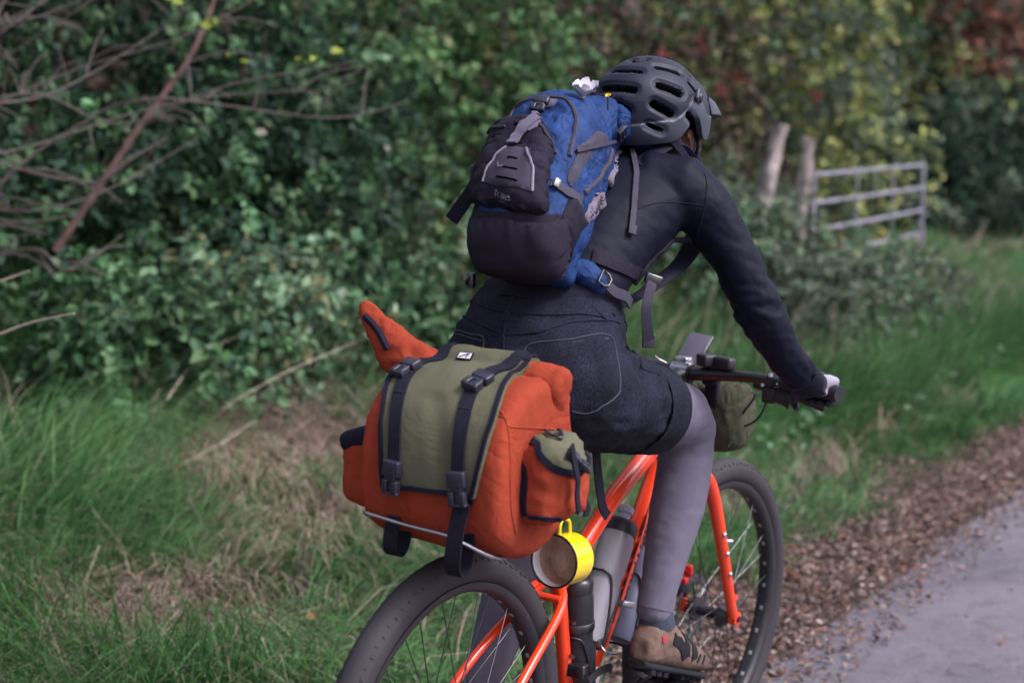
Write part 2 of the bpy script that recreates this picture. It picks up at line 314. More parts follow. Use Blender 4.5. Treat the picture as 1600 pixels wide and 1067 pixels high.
def fbm(p, s, seed=0, o=3):
    return mnoise.fractal(Vector((p[0]*s+seed, p[1]*s-seed*.7, p[2]*s+seed*1.3)), 1.0, 2.0, o, noise_basis='PERLIN_ORIGINAL')

SURF = {}
def surf(name, g, half=False):
    n = len(g[0])//2
    SURF[name] = BVHTree.FromPolygons([Vector(v) for v in g[0]], [f for f in g[1] if not half or max(f) < n]); return g
def near(s, p):
    r = SURF[s].find_nearest(Vector(p)); return r[0], r[1]
def strap(pts, width, thick=.003, s=None, lift=.001, k=6, nrm=None, closed=False, stretch=1):
    """webbing: a thin box section swept along points, lying on a surface when one is named"""
    pts = spline(pts, k, closed); n = len(pts); vs = []; fs = []
    ws = width if hasattr(width, '__len__') else [width, width]
    for i, p in enumerate(pts):
        a = pts[(i-1) % n] if (closed or i) else pts[0]; b = pts[(i+1) % n] if (closed or i < n-1) else pts[-1]
        T = (b-a).normalized()
        if s: q, nn = near(s, p); p = q
        else: nn = Vector(nrm)
        nn = (nn-T*T.dot(nn)).normalized(); side = T.cross(nn)
        w = np.interp(i/max(n-1, 1), np.linspace(0, 1, len(ws)), ws)/2
        e0, e1 = p+side*w, p-side*w
        if s and w > .006:
            e0 = near(s, e0)[0]; e1 = near(s, e1)[0]
        m0 = p+nn*(lift+thick)
        vs += [e0+nn*(lift-thick), e0+nn*(lift+thick*.8), m0, e1+nn*(lift+thick*.8), e1+nn*(lift-thick)]
    m = n if closed else n-1
    for i in range(m):
        q = (i+1) % n
        for j in range(5): fs.append((i*5+j, i*5+(j+1) % 5, q*5+(j+1) % 5, q*5+j))
    if not closed: fs.append((4, 3, 2, 1, 0)); fs.append(tuple((n-1)*5+j for j in range(5)))
    return vs, fs
def panel(bnd, s, thick=.004, res=.012, k=5, lift=.0, puff=0.0, smoothb=True):
    """a patch of cloth lying on a named surface inside a closed outline"""
    b = spline(bnd, k, True) if smoothb else [Vector(p) for p in bnd]
    if not smoothb:
        bb = []
        for i in range(len(b)):
            a, c = b[i], b[(i+1) % len(b)]; m = max(1, int((c-a).length/res)); bb += [a.lerp(c, j/m) for j in range(m)]
        b = bb
    A = np.array([tuple(p) for p in b]); c = A.mean(0); _, _, vt = np.linalg.svd(A-c)
    ex, ey, ez = vt
    nn = sum((near(s, p)[1] for p in b), Vector())
    if Vector(ez).dot(nn) < 0: ez = -ez
    x = (A-c)@ex; y = (A-c)@ey
    pts = [Vector((a, q)) for a, q in zip(x, y)]; nb = len(pts)
    def inside(px, py):
        r = False
        for i in range(nb):
            x1, y1 = pts[i]; x2, y2 = pts[i-1]
            if (y1 > py) != (y2 > py) and px < (x2-x1)*(py-y1)/(y2-y1)+x1: r = not r
        return r
    gx = np.arange(x.min(), x.max(), res); gy = np.arange(y.min(), y.max(), res)
    dist = []
    for a in gx:
        for q in gy:
            if inside(a, q):
                dd = np.hypot(x-a, y-q).min()
                if dd > res*.45: pts.append(Vector((a, q)))
    vo, _, fo, *_ = delaunay_2d_cdt(pts, [(i, (i+1) % nb) for i in range(nb)], [], 1, 1e-5)
    top = []; bot = []
    Z = Vector(ez)
    for q in vo:
        p = Vector(c)+Vector(ex)*q.x+Vector(ey)*q.y
        # depth of the surface along the patch's own normal, else the closest point
        h = SURF[s].ray_cast(p+Z*.12, -Z, .24)
        if h[0] is None or (h[0]-p).length > .08: h = near(s, p)
        dd = float(np.hypot(x-q.x, y-q.y).min())
        e = min(1, dd/max(puff*1.2, 1e-6)) if puff else 0
        hh = lift+thick*min(1, .35+dd/(thick*1.5)) + puff*math.sqrt(max(0, 1-(1-e)**2))
        top.append(h[0]+Z*hh*.5+h[1]*hh*.5); bot.append(h[0]-h[1]*.006)
    n = len(vo); fs = []; E = {}
    for f in fo:
        f = tuple(f)
        a, b2, c2 = top[f[0]], top[f[1]], top[f[2]]
        if (b2-a).cross(c2-a).dot(Z) < 0: f = tuple(reversed(f))
        fs.append(f); fs.append(tuple(i+n for i in reversed(f)))
        for i in range(len(f)): E[(f[i], f[(i+1) % len(f)])] = 1
    for (a, b2) in list(E):
        if (b2, a) not in E: fs.append((b2, a, a+n, b2+n))
    return top+bot, fs

BASES = {}
def mesh_obj(name, g, mats, parent=None, smooth='auto', mi=None, base=None, label=None):
    me = bpy.data.meshes.new(name)
    b = Vector(base) if base is not None else BASES.get(parent.name if parent else None, Vector((0, 0, 0)))
    me.from_pydata([tuple(Vector(v)-b) for v in g[0]], [], [tuple(f) for f in g[1]])
    if not isinstance(mats, (list, tuple)): mats = [mats]
    for m in mats: me.materials.append(m)
    if mi is not None: me.polygons.foreach_set('material_index', mi)
    me.polygons.foreach_set('use_smooth', [bool(smooth)]*len(me.polygons))
    if smooth == 'auto': me.set_sharp_from_angle(angle=rad(52))
    me.update()
    o = bpy.data.objects.new(name, me); C.objects.link(o)
    BASES[o.name] = b
    if parent: o.parent = parent
    if label: o['label'] = label
    return o
class Thing:
    """one liftable thing: an Empty at its base; parts are given in bicycle coordinates (or the world's)"""
    def __init__(s, name, label, cat, base, group=None, bike=True):
        s.e = bpy.data.objects.new(name, None); C.objects.link(s.e); s.base = Vector(base)
        s.e.empty_display_size = .1
        s.e.matrix_world = BM @ Matrix.Translation(s.base) if bike else Matrix.Translation(s.base)
        s.e['label'] = label; s.e['category'] = cat
        if group: s.e['group'] = group
    def part(s, name, g, mats, parent=None, **k):
        return mesh_obj(name, g, mats, parent or s.e, base=s.base, **k)
def single(name, g, mats, label, cat, base, group=None, bike=True, **k):
    o = mesh_obj(name, g, mats, None, base=base, **k)
    o.matrix_world = BM @ Matrix.Translation(Vector(base)) if bike else Matrix.Translation(Vector(base))
    o['label'] = label; o['category'] = cat
    if group: o['group'] = group
    return o
def text_geo(s, o, X, Y, size, depth=.0008, align='CENTER', stretch=1.0, bold=.0):
    cu = bpy.data.curves.new('t', 'FONT'); cu.body = s; cu.size = size; cu.extrude = depth; cu.align_x = align; cu.align_y = 'CENTER'; cu.offset = bold
    ob = bpy.data.objects.new('t', cu); C.objects.link(ob)
    dg = bpy.context.evaluated_depsgraph_get(); e = bpy.data.meshes.new_from_object(ob.evaluated_get(dg))
    X = Vector(X).normalized(); Y = Vector(Y); Y = (Y-X*X.dot(Y)).normalized(); Z = X.cross(Y)
    vs = [Vector(o)+X*v.co.x*stretch+Y*v.co.y+Z*v.co.z for v in e.vertices]; fs = [tuple(p.vertices) for p in e.polygons]
    bpy.data.objects.remove(ob); bpy.data.curves.remove(cu); bpy.data.meshes.remove(e)
    return vs, fs
def wrap(g, s, o, n, lift):
    o, n = Vector(o), Vector(n)
    out = []
    for v in g[0]:
        h = (Vector(v)-o).dot(n); q, m = near(s, Vector(v)-n*h); out.append(q+m*(lift+h))
    return out, g[1]
def crumple(m, scale=14, dist=.004, strength=.5):
    t = m.node_tree; b = t.nodes['Principled BSDF']; l = t.links
    tc = t.nodes.new('ShaderNodeTexCoord'); n = t.nodes.new('ShaderNodeTexNoise'); n.inputs['Scale'].default_value = scale; n.inputs['Detail'].default_value = 5; n.inputs['Distortion'].default_value = 1.6; n.inputs['Roughness'].default_value = .42
    l.new(tc.outputs['Object'], n.inputs['Vector'])
    a = t.nodes.new('ShaderNodeMath'); a.operation = 'SUBTRACT'; a.inputs[1].default_value = .5; l.new(n.outputs[0], a.inputs[0])
    c = t.nodes.new('ShaderNodeMath'); c.operation = 'ABSOLUTE'; l.new(a.outputs[0], c.inputs[0])
    bp = t.nodes.new('ShaderNodeBump'); bp.inputs['Strength'].default_value = strength; bp.inputs['Distance'].default_value = dist*6; l.new(c.outputs[0], bp.inputs['Height'])
    if b.inputs['Normal'].links: l.new(b.inputs['Normal'].links[0].from_socket, bp.inputs['Normal'])
    l.new(bp.outputs[0], b.inputs['Normal'])
def fold(g, s, amp, stretch=(1, 1, 1), seed=0, ridge=True):
    def fn(v):
        q = (v[0]*stretch[0], v[1]*stretch[1], v[2]*stretch[2])
        a = fbm(q, s, seed, 3)
        return amp*((1-2*abs(a)) if ridge else a)
    return displace(g, fn)


# ================================================================== ground, road, verge
RD = np.array([.507, .862]); NL = np.array([-.862, .507]); E0 = np.array([.69, 4.25])
def dist_edge(x, y): return (x-E0[0])*NL[0]+(y-E0[1])*NL[1]
def along(x, y): return (x-E0[0])*RD[0]+(y-E0[1])*RD[1]
def world(a, d): return E0[0]+RD[0]*a+NL[0]*d, E0[1]+RD[1]*a+NL[1]*d
def vnoise(x, y, s, seed=0):
    """smooth value noise on arrays"""
    x = np.asarray(x, float)*s+seed*17.3; y = np.asarray(y, float)*s-seed*9.1
    xi, yi = np.floor(x), np.floor(y); fx, fy = x-xi, y-yi; fx = fx*fx*(3-2*fx); fy = fy*fy*(3-2*fy)
    h = lambda a, b: np.modf(np.abs(np.sin(a*127.1+b*311.7+seed)*43758.5453))[0]
    return (h(xi, yi)*(1-fx)+h(xi+1, yi)*fx)*(1-fy)+(h(xi, yi+1)*(1-fx)+h(xi+1, yi+1)*fx)*fy
def sstep(a, b, x):
    t = np.clip((np.asarray(x, float)-a)/(b-a), 0, 1); return t*t*(3-2*t)
def height(x, y):
    d = dist_edge(x, y)
    h = .42*sstep(1.1, 4.6, d)+.9*sstep(5.2, 7, d)+4.2*sstep(7.5, 13, d)+.015*sstep(.1, .6, d)
    h = h+(vnoise(x, y, .9, 1)-.5)*.14*sstep(.6, 2, d)+(vnoise(x, y, 2.6, 2)-.5)*.07*sstep(.5, 1.2, d)+(vnoise(x, y, 7, 3)-.5)*.02*sstep(0, .5, d)
    h = h+.35*sstep(3.9, 6.5, -d)
    return h
def grid_mesh(name, av, dv, zf, mat):
    A, D = np.meshgrid(av, dv, indexing='ij'); X, Y = world(A, D); Z = zf(X, Y)
    vs = np.stack([X, Y, Z], -1).reshape(-1, 3); n = len(dv); fs = []
    for i in range(len(av)-1):
        for j in range(n-1): fs.append((i*n+j, (i+1)*n+j, (i+1)*n+j+1, i*n+j+1))
    me = bpy.data.meshes.new(name); me.from_pydata(vs.tolist(), [], fs); me.materials.append(mat)
    me.polygons.foreach_set('use_smooth', [True]*len(fs)); me.update()
    if me.polygons[0].normal.z < 0: me.flip_normals()
    o = bpy.data.objects.new(name, me); C.objects.link(o); o['kind'] = 'structure'; return o
def ramp(t, stops, src, link=None):
    r = t.nodes.new('ShaderNodeValToRGB'); e = r.color_ramp.elements
    while len(e) < len(stops): e.new(.5)
    for i, (p, c) in enumerate(stops): e[i].position = p; e[i].color = (*c, 1)
    t.links.new(src, r.inputs[0]); return r
def nz(t, scale, detail=6, rough=.6, vec=None, dist=0):
    n = t.nodes.new('ShaderNodeTexNoise'); n.inputs['Scale'].default_value = scale; n.inputs['Detail'].default_value = detail; n.inputs['Roughness'].default_value = rough; n.inputs['Distortion'].default_value = dist
    if vec: t.links.new(vec, n.inputs['Vector'])
    return n
# soil and thatch under the grass
soil = bpy.data.materials.new('soil_and_thatch'); soil.use_nodes = True; t = soil.node_tree; b = t.nodes['Principled BSDF']
pos = t.nodes.new('ShaderNodeNewGeometry').outputs['Position']
a1 = nz(t, 9, 8, .7, pos); r1 = ramp(t, [(.3, (.018, .014, .010)), (.52, (.060, .044, .032)), (.75, (.115, .085, .060))], a1.outputs[0])
t.links.new(r1.outputs[0], b.inputs['Base Color']); b.inputs['Roughness'].default_value = .95
bp = t.nodes.new('ShaderNodeBump'); bp.inputs['Strength'].default_value = .8; bp.inputs['Distance'].default_value = .02; t.links.new(nz(t, 40, 8, .7, pos).outputs[0], bp.inputs['Height']); t.links.new(bp.outputs[0], b.inputs['Normal'])
av = np.concatenate([np.linspace(-200, -6, 14), np.linspace(-5.5, 30, 190), np.linspace(32, 300, 24)])
dv = np.concatenate([np.linspace(-200, -8, 12), np.linspace(-7, -3, 12), np.linspace(-2.8, 8, 110), np.linspace(8.5, 16, 10), np.linspace(20, 250, 14)])
grid_mesh('ground', av, dv, height, soil)
# worn lane surface
asph = bpy.data.materials.new('worn_lane_asphalt'); asph.use_nodes = True; t = asph.node_tree; b = t.nodes['Principled BSDF']
pos = t.nodes.new('ShaderNodeNewGeometry').outputs['Position']
big = nz(t, 1.1, 8, .65, pos, .6); fine = nz(t, 170, 4, .7, pos); mid = nz(t, 14, 6, .7, pos)
r1 = ramp(t, [(.30, (.105, .098, .118)), (.55, (.160, .148, .170)), (.78, (.215, .20, .222))], big.outputs[0])
r2 = ramp(t, [(.28, (.55, .53, .52)), (.50, (1, 1, 1)), (.74, (1.22, 1.2, 1.18))], fine.outputs[0])
r3 = ramp(t, [(.30, (.62, .58, .55)), (.47, (1, 1, 1)), (.8, (1.08, 1.06, 1.05))], mid.outputs[0])
m1 = t.nodes.new('ShaderNodeMix'); m1.data_type = 'RGBA'; m1.blend_type = 'MULTIPLY'; m1.inputs[0].default_value = 1; t.links.new(r1.outputs[0], m1.inputs[6]); t.links.new(r2.outputs[0], m1.inputs[7])
m2 = t.nodes.new('ShaderNodeMix'); m2.data_type = 'RGBA'; m2.blend_type = 'MULTIPLY'; m2.inputs[0].default_value = 1; t.links.new(m1.outputs[2], m2.inputs[6]); t.links.new(r3.outputs[0], m2.inputs[7])
t.links.new(m2.outputs[2], b.inputs['Base Color'])
rr = ramp(t, [(.35, (.55,)*3), (.7, (.9,)*3)], big.outputs[0]); t.links.new(rr.outputs[0], b.inputs['Roughness'])
bp = t.nodes.new('ShaderNodeBump'); bp.inputs['Strength'].default_value = .6; bp.inputs['Distance'].default_value = .006; t.links.new(fine.outputs[0], bp.inputs['Height'])
bp2 = t.nodes.new('ShaderNodeBump'); bp2.inputs['Strength'].default_value = .5; bp2.inputs['Distance'].default_value = .02; t.links.new(mid.outputs[0], bp2.inputs['Height']); t.links.new(bp.outputs[0], bp2.inputs['Normal']); t.links.new(bp2.outputs[0], b.inputs['Normal'])
av = np.linspace(-60, 120, 1200)
A_, S_ = np.meshgrid(av, np.linspace(0, 1, 14), indexing='ij')
edge = .02+(vnoise(A_, 0*A_, 1.2, 5)-.5)*.20+(vnoise(A_, 0*A_, 6, 6)-.5)*.08
D_ = edge*(1-S_)+(-3.1)*S_
X_, Y_ = world(A_, D_); Z_ = np.maximum(height(X_, Y_), 0)*.2+.010+.030*np.sin(S_*math.pi)-.006*(S_ < .01)
me = bpy.data.meshes.new('road'); n = 14
me.from_pydata(np.stack([X_, Y_, Z_], -1).reshape(-1, 3).tolist(), [], [(i*n+j, i*n+j+1, (i+1)*n+j+1, (i+1)*n+j) for i in range(len(av)-1) for j in range(n-1)])
me.materials.append(asph); me.update()
if me.polygons[0].normal.z < 0: me.flip_normals()
o = bpy.data.objects.new('road', me); C.objects.link(o); o['kind'] = 'structure'

# ------------------------------------------------------------------ leaves, blades and twigs as real faces
def raw_mesh(name, V, F, cols, mat, origin=(0, 0, 0), parent=None, loc=None):
    """V (n,3), F (m,k) uniform faces, cols (m,3) one colour per face"""
    me = bpy.data.meshes.new(name); V = V-np.array(origin, float); k = F.shape[1]
    me.vertices.add(len(V)); me.vertices.foreach_set('co', V.astype(np.float32).ravel())
    me.loops.add(F.size); me.loops.foreach_set('vertex_index', F.astype(np.int32).ravel())
    me.polygons.add(len(F)); me.polygons.foreach_set('loop_start', (np.arange(len(F))*k).astype(np.int32))
    try: me.polygons.foreach_set('loop_total', np.full(len(F), k, np.int32))
    except Exception: pass
    me.update(calc_edges=True); me.validate()
    at = me.attributes.new('tint', 'FLOAT_COLOR', 'FACE'); at.data.foreach_set('color', np.concatenate([cols, np.ones((len(cols), 1))], 1).astype(np.float32).ravel())
    me.materials.append(mat)
    o = bpy.data.objects.new(name, me); C.objects.link(o)
    if parent: o.parent = parent
    elif loc is not None: o.location = loc
    return o
def unit(a): return a/np.maximum(np.linalg.norm(a, axis=-1, keepdims=True), 1e-9)
def leaf_arrays(rng, pos, dirs, nrm, ln, wd, fold_=.18, curl=.15):
    """elliptical leaves folded along the midrib, two quads each"""
    d = unit(dirs); s = unit(np.cross(d, nrm)); n = np.cross(s, d); ln = ln[:, None]; wd = wd[:, None]
    B = pos; T = pos+d*ln-n*ln*curl
    def q(a, w, sg): return pos+d*ln*a+s*wd*w*sg+n*wd*fold_*(1 if True else 0)-n*ln*curl*a*a
    V = np.stack([B, q(.28, .46, 1), q(.66, .40, 1), T, q(.66, .40, -1), q(.28, .46, -1)], 1).reshape(-1, 3)
    N = len(pos); o = (np.arange(N)*6)[:, None]
    F = np.concatenate([o+np.array([[0, 1, 2, 3]]), o+np.array([[0, 3, 4, 5]])], 1).reshape(-1, 4)
    return V, F
LEAFM = leafmat('leaf_surface'); BLADEM = leafmat('blade_surface', .6, .3, 3); DRYM = leafmat('dry_leaf_surface', .8, .12, 12)
PAL = {
 'ivy': [(.026, .064, .026), (.034, .080, .032), (.052, .110, .046), (.018, .045, .024), (.078, .140, .070), (.045, .075, .035)],
 'bright': [(.062, .130, .044), (.084, .160, .056), (.048, .105, .042), (.105, .185, .075), (.038, .085, .034), (.10, .13, .06)],
 'olive': [(.072, .085, .030), (.098, .105, .040), (.052, .068, .028), (.125, .118, .050), (.04, .055, .025), (.035, .06, .03)],
 'brown': [(.058, .042, .032), (.080, .055, .045), (.045, .040, .028), (.10, .075, .06), (.035, .045, .025)],
 'yellow': [(.23, .26, .075), (.16, .21, .065), (.31, .31, .13), (.10, .15, .055), (.065, .10, .042), (.26, .25, .10)],
 'dark': [(.010, .026, .016), (.014, .034, .020), (.020, .044, .028), (.008, .018, .012), (.03, .058, .04)],
 'grey': [(.060, .085, .055), (.085, .110, .075), (.045, .068, .048), (.11, .13, .085), (.038, .06, .04)],
 'red': [(.19, .070, .055), (.16, .08, .06), (.22, .10, .075), (.085, .052, .038), (.05, .045, .03)],
 'bramble': [(.042, .090, .045), (.065, .125, .068), (.090, .150, .085), (.032, .068, .035), (.11, .16, .10), (.10, .10, .05)],
}
def pick(rng, pal, n, jit=.16):
    c = np.array(PAL[pal])*(1.75 if pal in ('ivy', 'bramble', 'grey') else 1.45); k = c[rng.integers(0, len(c), n)]; return k*(1+rng.normal(0, jit, (n, 1)))*(1+rng.normal(0, jit*.3, (n, 3)))
barkm = M('bark_brown', (.085, .055, .050), .9, .4, 30, .6, 90, bdist=.004)
twigm = M('twig_greyish_brown', (.125, .098, .092), .85, .3, 30, .4, 90)
palebark = M('weathered_pale_wood', (.36, .31, .29), .9, .35, 14, .8, 60, bdist=.006, col2=(.10, .085, .07))
def crown(rng, base, H, Wd, lobes, n, size, pal, droop=.35, shell=.75, per=16, tw=.10, front=None, mixpal=None, mixf=.0):
    """leaves strung along short sprays on the outside of several lobes"""
    base = np.array(base, float); L_ = []
    for i in range(lobes):
        a = rng.uniform(0, 2*math.pi); r = rng.uniform(.0, .62)*Wd
        z = H*rng.uniform(.12, .82); sz = np.array([Wd*rng.uniform(.32, .62), Wd*rng.uniform(.32, .62), H*rng.uniform(.14, .30)])
        L_.append((base+np.array([math.cos(a)*r, math.sin(a)*r, z]), sz))
    m = max(1, n//per); li = rng.integers(0, lobes, m)
    cen = np.array([L_[i][0] for i in li]); sz = np.array([L_[i][1] for i in li])
    dr = unit(rng.normal(0, 1, (m, 3))+np.array([0, 0, .25])); rr = shell+(1-shell)*rng.random((m, 1))**.5
    rr = np.where(rng.random((m, 1)) < .25, rng.uniform(.3, 1, (m, 1)), rr)
    c = cen+dr*sz*rr*rng.uniform(.9, 1.12, (m, 1))
    sd = unit(dr+rng.normal(0, .55, (m, 3))+np.array([0, 0, -droop]))
    t = rng.random((m, per)); slen = size*rng.uniform(1.8, 4.2, (m, 1))
    P_ = c[:, None]+sd[:, None]*(t*slen)[..., None]+rng.normal(0, size*.28, (m, per, 3))
    P_[..., 2] -= (t*slen)**2*droop*1.2
    ld = unit(sd[:, None]*.7+rng.normal(0, .65, (m, per, 3))+np.array([0, 0, -droop*.6]))
    nn = unit(dr[:, None]*.7+rng.normal(0, .45, (m, per, 3))+np.array([0, 0, .75]))
    P_ = P_.reshape(-1, 3); ld = ld.reshape(-1, 3); nn = nn.reshape(-1, 3); N = len(P_)
    keep = P_[:, 2] > height(P_[:, 0], P_[:, 1])+.01
    P_, ld, nn = P_[keep], ld[keep], nn[keep]; N = len(P_)
    ln = size*rng.uniform(.6, 1.35, N)
    V, F = leaf_arrays(rng, P_, ld, nn, ln, ln*rng.uniform(.5, .8, N))
    spray = np.repeat(np.arange(m), per)[keep]
    tone = rng.normal(1, .22, m)[spray]
    col = pick(rng, pal, N)
    if mixpal: 
        k = (rng.random(m) < mixf)[spray]; col[k] = pick(rng, mixpal, int(k.sum()))
    col = np.clip(col*tone[:, None], .003, .6)
    return V, F, np.repeat(col, 2, 0), L_
def shrub(name, label, cat, a, d, H, Wd, n, size, pal, seed, lobes=9, group=None, stems=5, stemmat=None, **k):
    rng = np.random.default_rng(seed); x, y = world(a, d); z = float(height(x, y)); base = np.array([x, y, z])
    root = bpy.data.objects.new(name, None); C.objects.link(root); root.location = base; root['label'] = label; root['category'] = cat
    if group: root['group'] = group
    V, F, col, L_ = crown(rng, base, H, Wd, lobes, n, size, pal, **k)
    o = raw_mesh('foliage' if cat != 'tree' else 'crown', V, F, col, LEAFM, base, root); o['kind'] = 'stuff'
    sg = ([], [])
    for i in range(stems):
        c, sz = L_[i % len(L_)]; s = Vector(base+rng.normal(0, .06, 3)*np.array([1, 1, 0])); e = Vector(c+rng.normal(0, .3, 3)*sz)
        md = s.lerp(e, .5)+Vector(rng.normal(0, .10, 3)*Wd); r0 = rng.uniform(.010, .020)*H/2.2
        pth = spline([s-Vector((0, 0, .05)), md, e, e+(e-md)*.35], 5)
        sg = tube(pth, [r0, r0*.75, r0*.5, r0*.25], 7)
        mesh_obj('stem' if cat != 'tree' else 'trunk', sg, stemmat or barkm, root, base=base)
    return root

# hedge bank along the lane, from the near left to the far right
HG = 'shrubs of the hedge along the lane'
hedge = [
 # a, d, H, W, n, leaf, palette, lobes, label
 (-1.8, 4.6, 2.7, 1.2, 6000, .07, 'ivy', 12, 'dark shrub out of view past the left end of the hedge'),
 (-.4, 4.6, 2.7, 1.15, 7000, .067, 'ivy', 12, 'dark shrub just past the left edge of the photo'),
 (1.0, 4.5, 2.7, 1.15, 9000, 0.067, 'ivy', 12, 'dark ivy-covered shrub at the near left end of the hedge'),
 (2.2, 4.4, 2.8, 1.15, 11000, 0.061, 'ivy', 12, 'ivy-dark shrub behind the long leaning branch'),
 (3.5, 4.4, 2.7, 1.15, 11000, 0.059, 'ivy', 12, 'deep green shrub right of the leaning branch, grass at its foot'),
 (4.8, 4.8, 3.3, 1.2, 10000, 0.067, 'bright', 12, 'fresh green shrub overhanging the dark ivy at top centre-left'),
 (5.7, 4.3, 2.5, 1.0, 9000, 0.059, 'bright', 12, 'light green shrub just left of the rucksack'),
 (7.0, 5.0, 3.2, 1.3, 9500, 0.063, 'olive', 12, 'olive-green flowering ivy bush above the rucksack'),
 (8.7, 4.9, 3.2, 1.3, 9000, 0.063, 'olive', 12, 'brownish olive bush directly behind the white flower'),
 (10.2, 4.9, 3.1, 1.1, 7000, 0.067, 'brown', 12, 'brownish bush with red berries behind the helmet'),
 (11.6, 4.2, 2.9, 1.1, 6500, .072, 'yellow', 11, 'yellow-green hazel bush right of the helmet, above the two posts'),
 (13.6, 4.4, 2.5, 1.3, 6500, .075, 'yellow', 11, 'second yellowing hazel, above the left part of the gate'),
]
for i, (a, d, H, Wd, n, sz, pal, lb, lab) in enumerate(hedge):
    shrub('hedge_shrub', lab, 'shrub', a, d, H, Wd, n, sz, pal, 100+i, lobes=lb, group=HG, shell=.8, mixpal={'bright': 'ivy', 'olive': 'brown', 'brown': 'olive', 'yellow': 'grey', 'ivy': 'dark'}[pal], mixf={'ivy': .45, 'yellow': .45}.get(pal, .35))
# lower growth in front of the hedge
low = [
 (.9, 3.1, .75, .6, 3800, .058, 'ivy', 'low dark shrub at the left edge of the photo'),
 (1.7, 3.2, .80, .7, 4200, .055, 'bramble', 'low bramble left of the tan straw stems'),
 (2.7, 3.4, .90, .75, 4800, .056, 'ivy', 'low ivy mound among the tan straw stems'),
 (3.6, 3.2, 1.0, .75, 5000, .056, 'bramble', 'waist-high bramble under the fresh green shrub'),
 (4.7, 3.1, 1.2, .75, 5400, .054, 'bright', 'bright nettle-like bush left of the rucksack strap'),
 (6.4, 3.4, 1.3, .8, 4600, .056, 'grey', 'low grey-green bramble hidden partly by the rider'),
 (5.9, 2.5, 1.0, .7, 3800, .050, 'bramble', 'pale bramble mound behind the sleeve of the rider'),
 (7.2, 3.2, 1.25, .8, 4800, .054, 'grey', 'grey-green mound at the foot of the two posts'),
 (5.2, 1.85, .95, .65, 3400, .044, 'grey', 'pale bramble in front of the left end of the gate'),
 (6.2, 1.80, .95, .65, 4200, .044, 'bramble', 'grey-green bramble below the lowest gate bar'),
 (7.2, 1.85, .82, .65, 4200, .044, 'grey', 'bramble spilling over the middle of the gate'),
 (8.6, 1.95, .42, .55, 2200, .044, 'bramble', 'light green bramble at the right end post of the gate'),
 (5.75, 2.15, 1.28, .5, 3600, .046, 'grey', 'taller bramble growing up against the weathered posts'),
 (4.4, 1.7, .45, .6, 1600, .044, 'grey', 'small leafy clump between the hand and the gate'),
]
for i, (a, d, H, Wd, n, sz, pal, lab) in enumerate(low):
    shrub('bramble', lab, 'bramble', a, d, H, Wd, n, sz, pal, 200+i, lobes=7, group='brambles in front of the hedge', stems=4, shell=.7, stemmat=twigm, droop=.5)
# dark evergreen hedge beyond the gate and the trees over it
far = [
 (16.2, 4.1, 2.0, 1.2, 9000, .075, 'dark', 'dark evergreen bush right beside the gate post'),
 (18.3, 3.9, 2.1, 1.4, 9000, .080, 'dark', 'dark evergreen bush in the middle of the far hedge'),
 (20.6, 3.2, 2.3, 1.6, 9000, .085, 'dark', 'dark evergreen bush at the right edge of the photo'),
 (23.5, 3.0, 2.6, 2.0, 7000, .10, 'dark', 'dark evergreen bush furthest along the lane'),
]
for i, (a, d, H, Wd, n, sz, pal, lab) in enumerate(far):
    shrub('evergreen_shrub', lab, 'shrub', a, d, H, Wd, n, sz, pal, 300+i, lobes=14, group='evergreen bushes beyond the gate', shell=.85, mixpal='grey', mixf=.12)
trees = [
 (19.0, 5.8, 3.3, 1.6, 7000, .10, 'olive', 'olive-green tree behind the far end of the gate'),
 (20.6, 4.9, 2.75, 1.5, 6500, .09, 'yellow', 'low yellow-tinged tree above the evergreen hedge'),
 (27.0, 9.0, 6.0, 2.6, 10000, .13, 'grey', 'pale grey-green tree at the top right'),
 (24.6, 5.4, 5.2, 2.0, 11000, .11, 'red', 'russet-leaved tree in the top right corner'),
 (33.0, 3.5, 6.5, 3.5, 9000, .18, 'dark', 'tall dark tree closing off the lane far behind'),
 (32.0, 8.0, 7.0, 3.2, 9000, .16, 'brown', 'brown-leaved tree behind the russet one'),
]
for i, (a, d, H, Wd, n, sz, pal, lab) in enumerate(trees):
    shrub('tree', lab, 'tree', a, d, H, Wd, n, sz, pal, 400+i, lobes=16, group='trees beyond the hedge', shell=.7, stems=1, mixpal='grey' if pal != 'dark' else 'dark', mixf=.2)
# the wood behind, one mass
rng = np.random.default_rng(77)
VV, FF, CC = [], [], []; k0 = 0
for i in range(22):
    a = -3+i*1.9; d = 7.2+rng.uniform(-.4, 1.2); x, y = world(a, d)
    V_, F_, c_, _ = crown(rng, (x, y, float(height(x, y))), 4.2+rng.uniform(0, 1.4)+max(0, a)*.06, 1.9, 8, 3600, .15, ['dark', 'ivy', 'olive', 'brown'][i % 4], shell=.6)
    VV.append(V_); FF.append(F_+k0); CC.append(c_); k0 += len(V_)
o = raw_mesh('woodland', np.concatenate(VV), np.concatenate(FF), np.concatenate(CC), LEAFM); o['kind'] = 'stuff'
o['label'] = 'dim wood standing behind the hedge bank'; o['category'] = 'woodland'
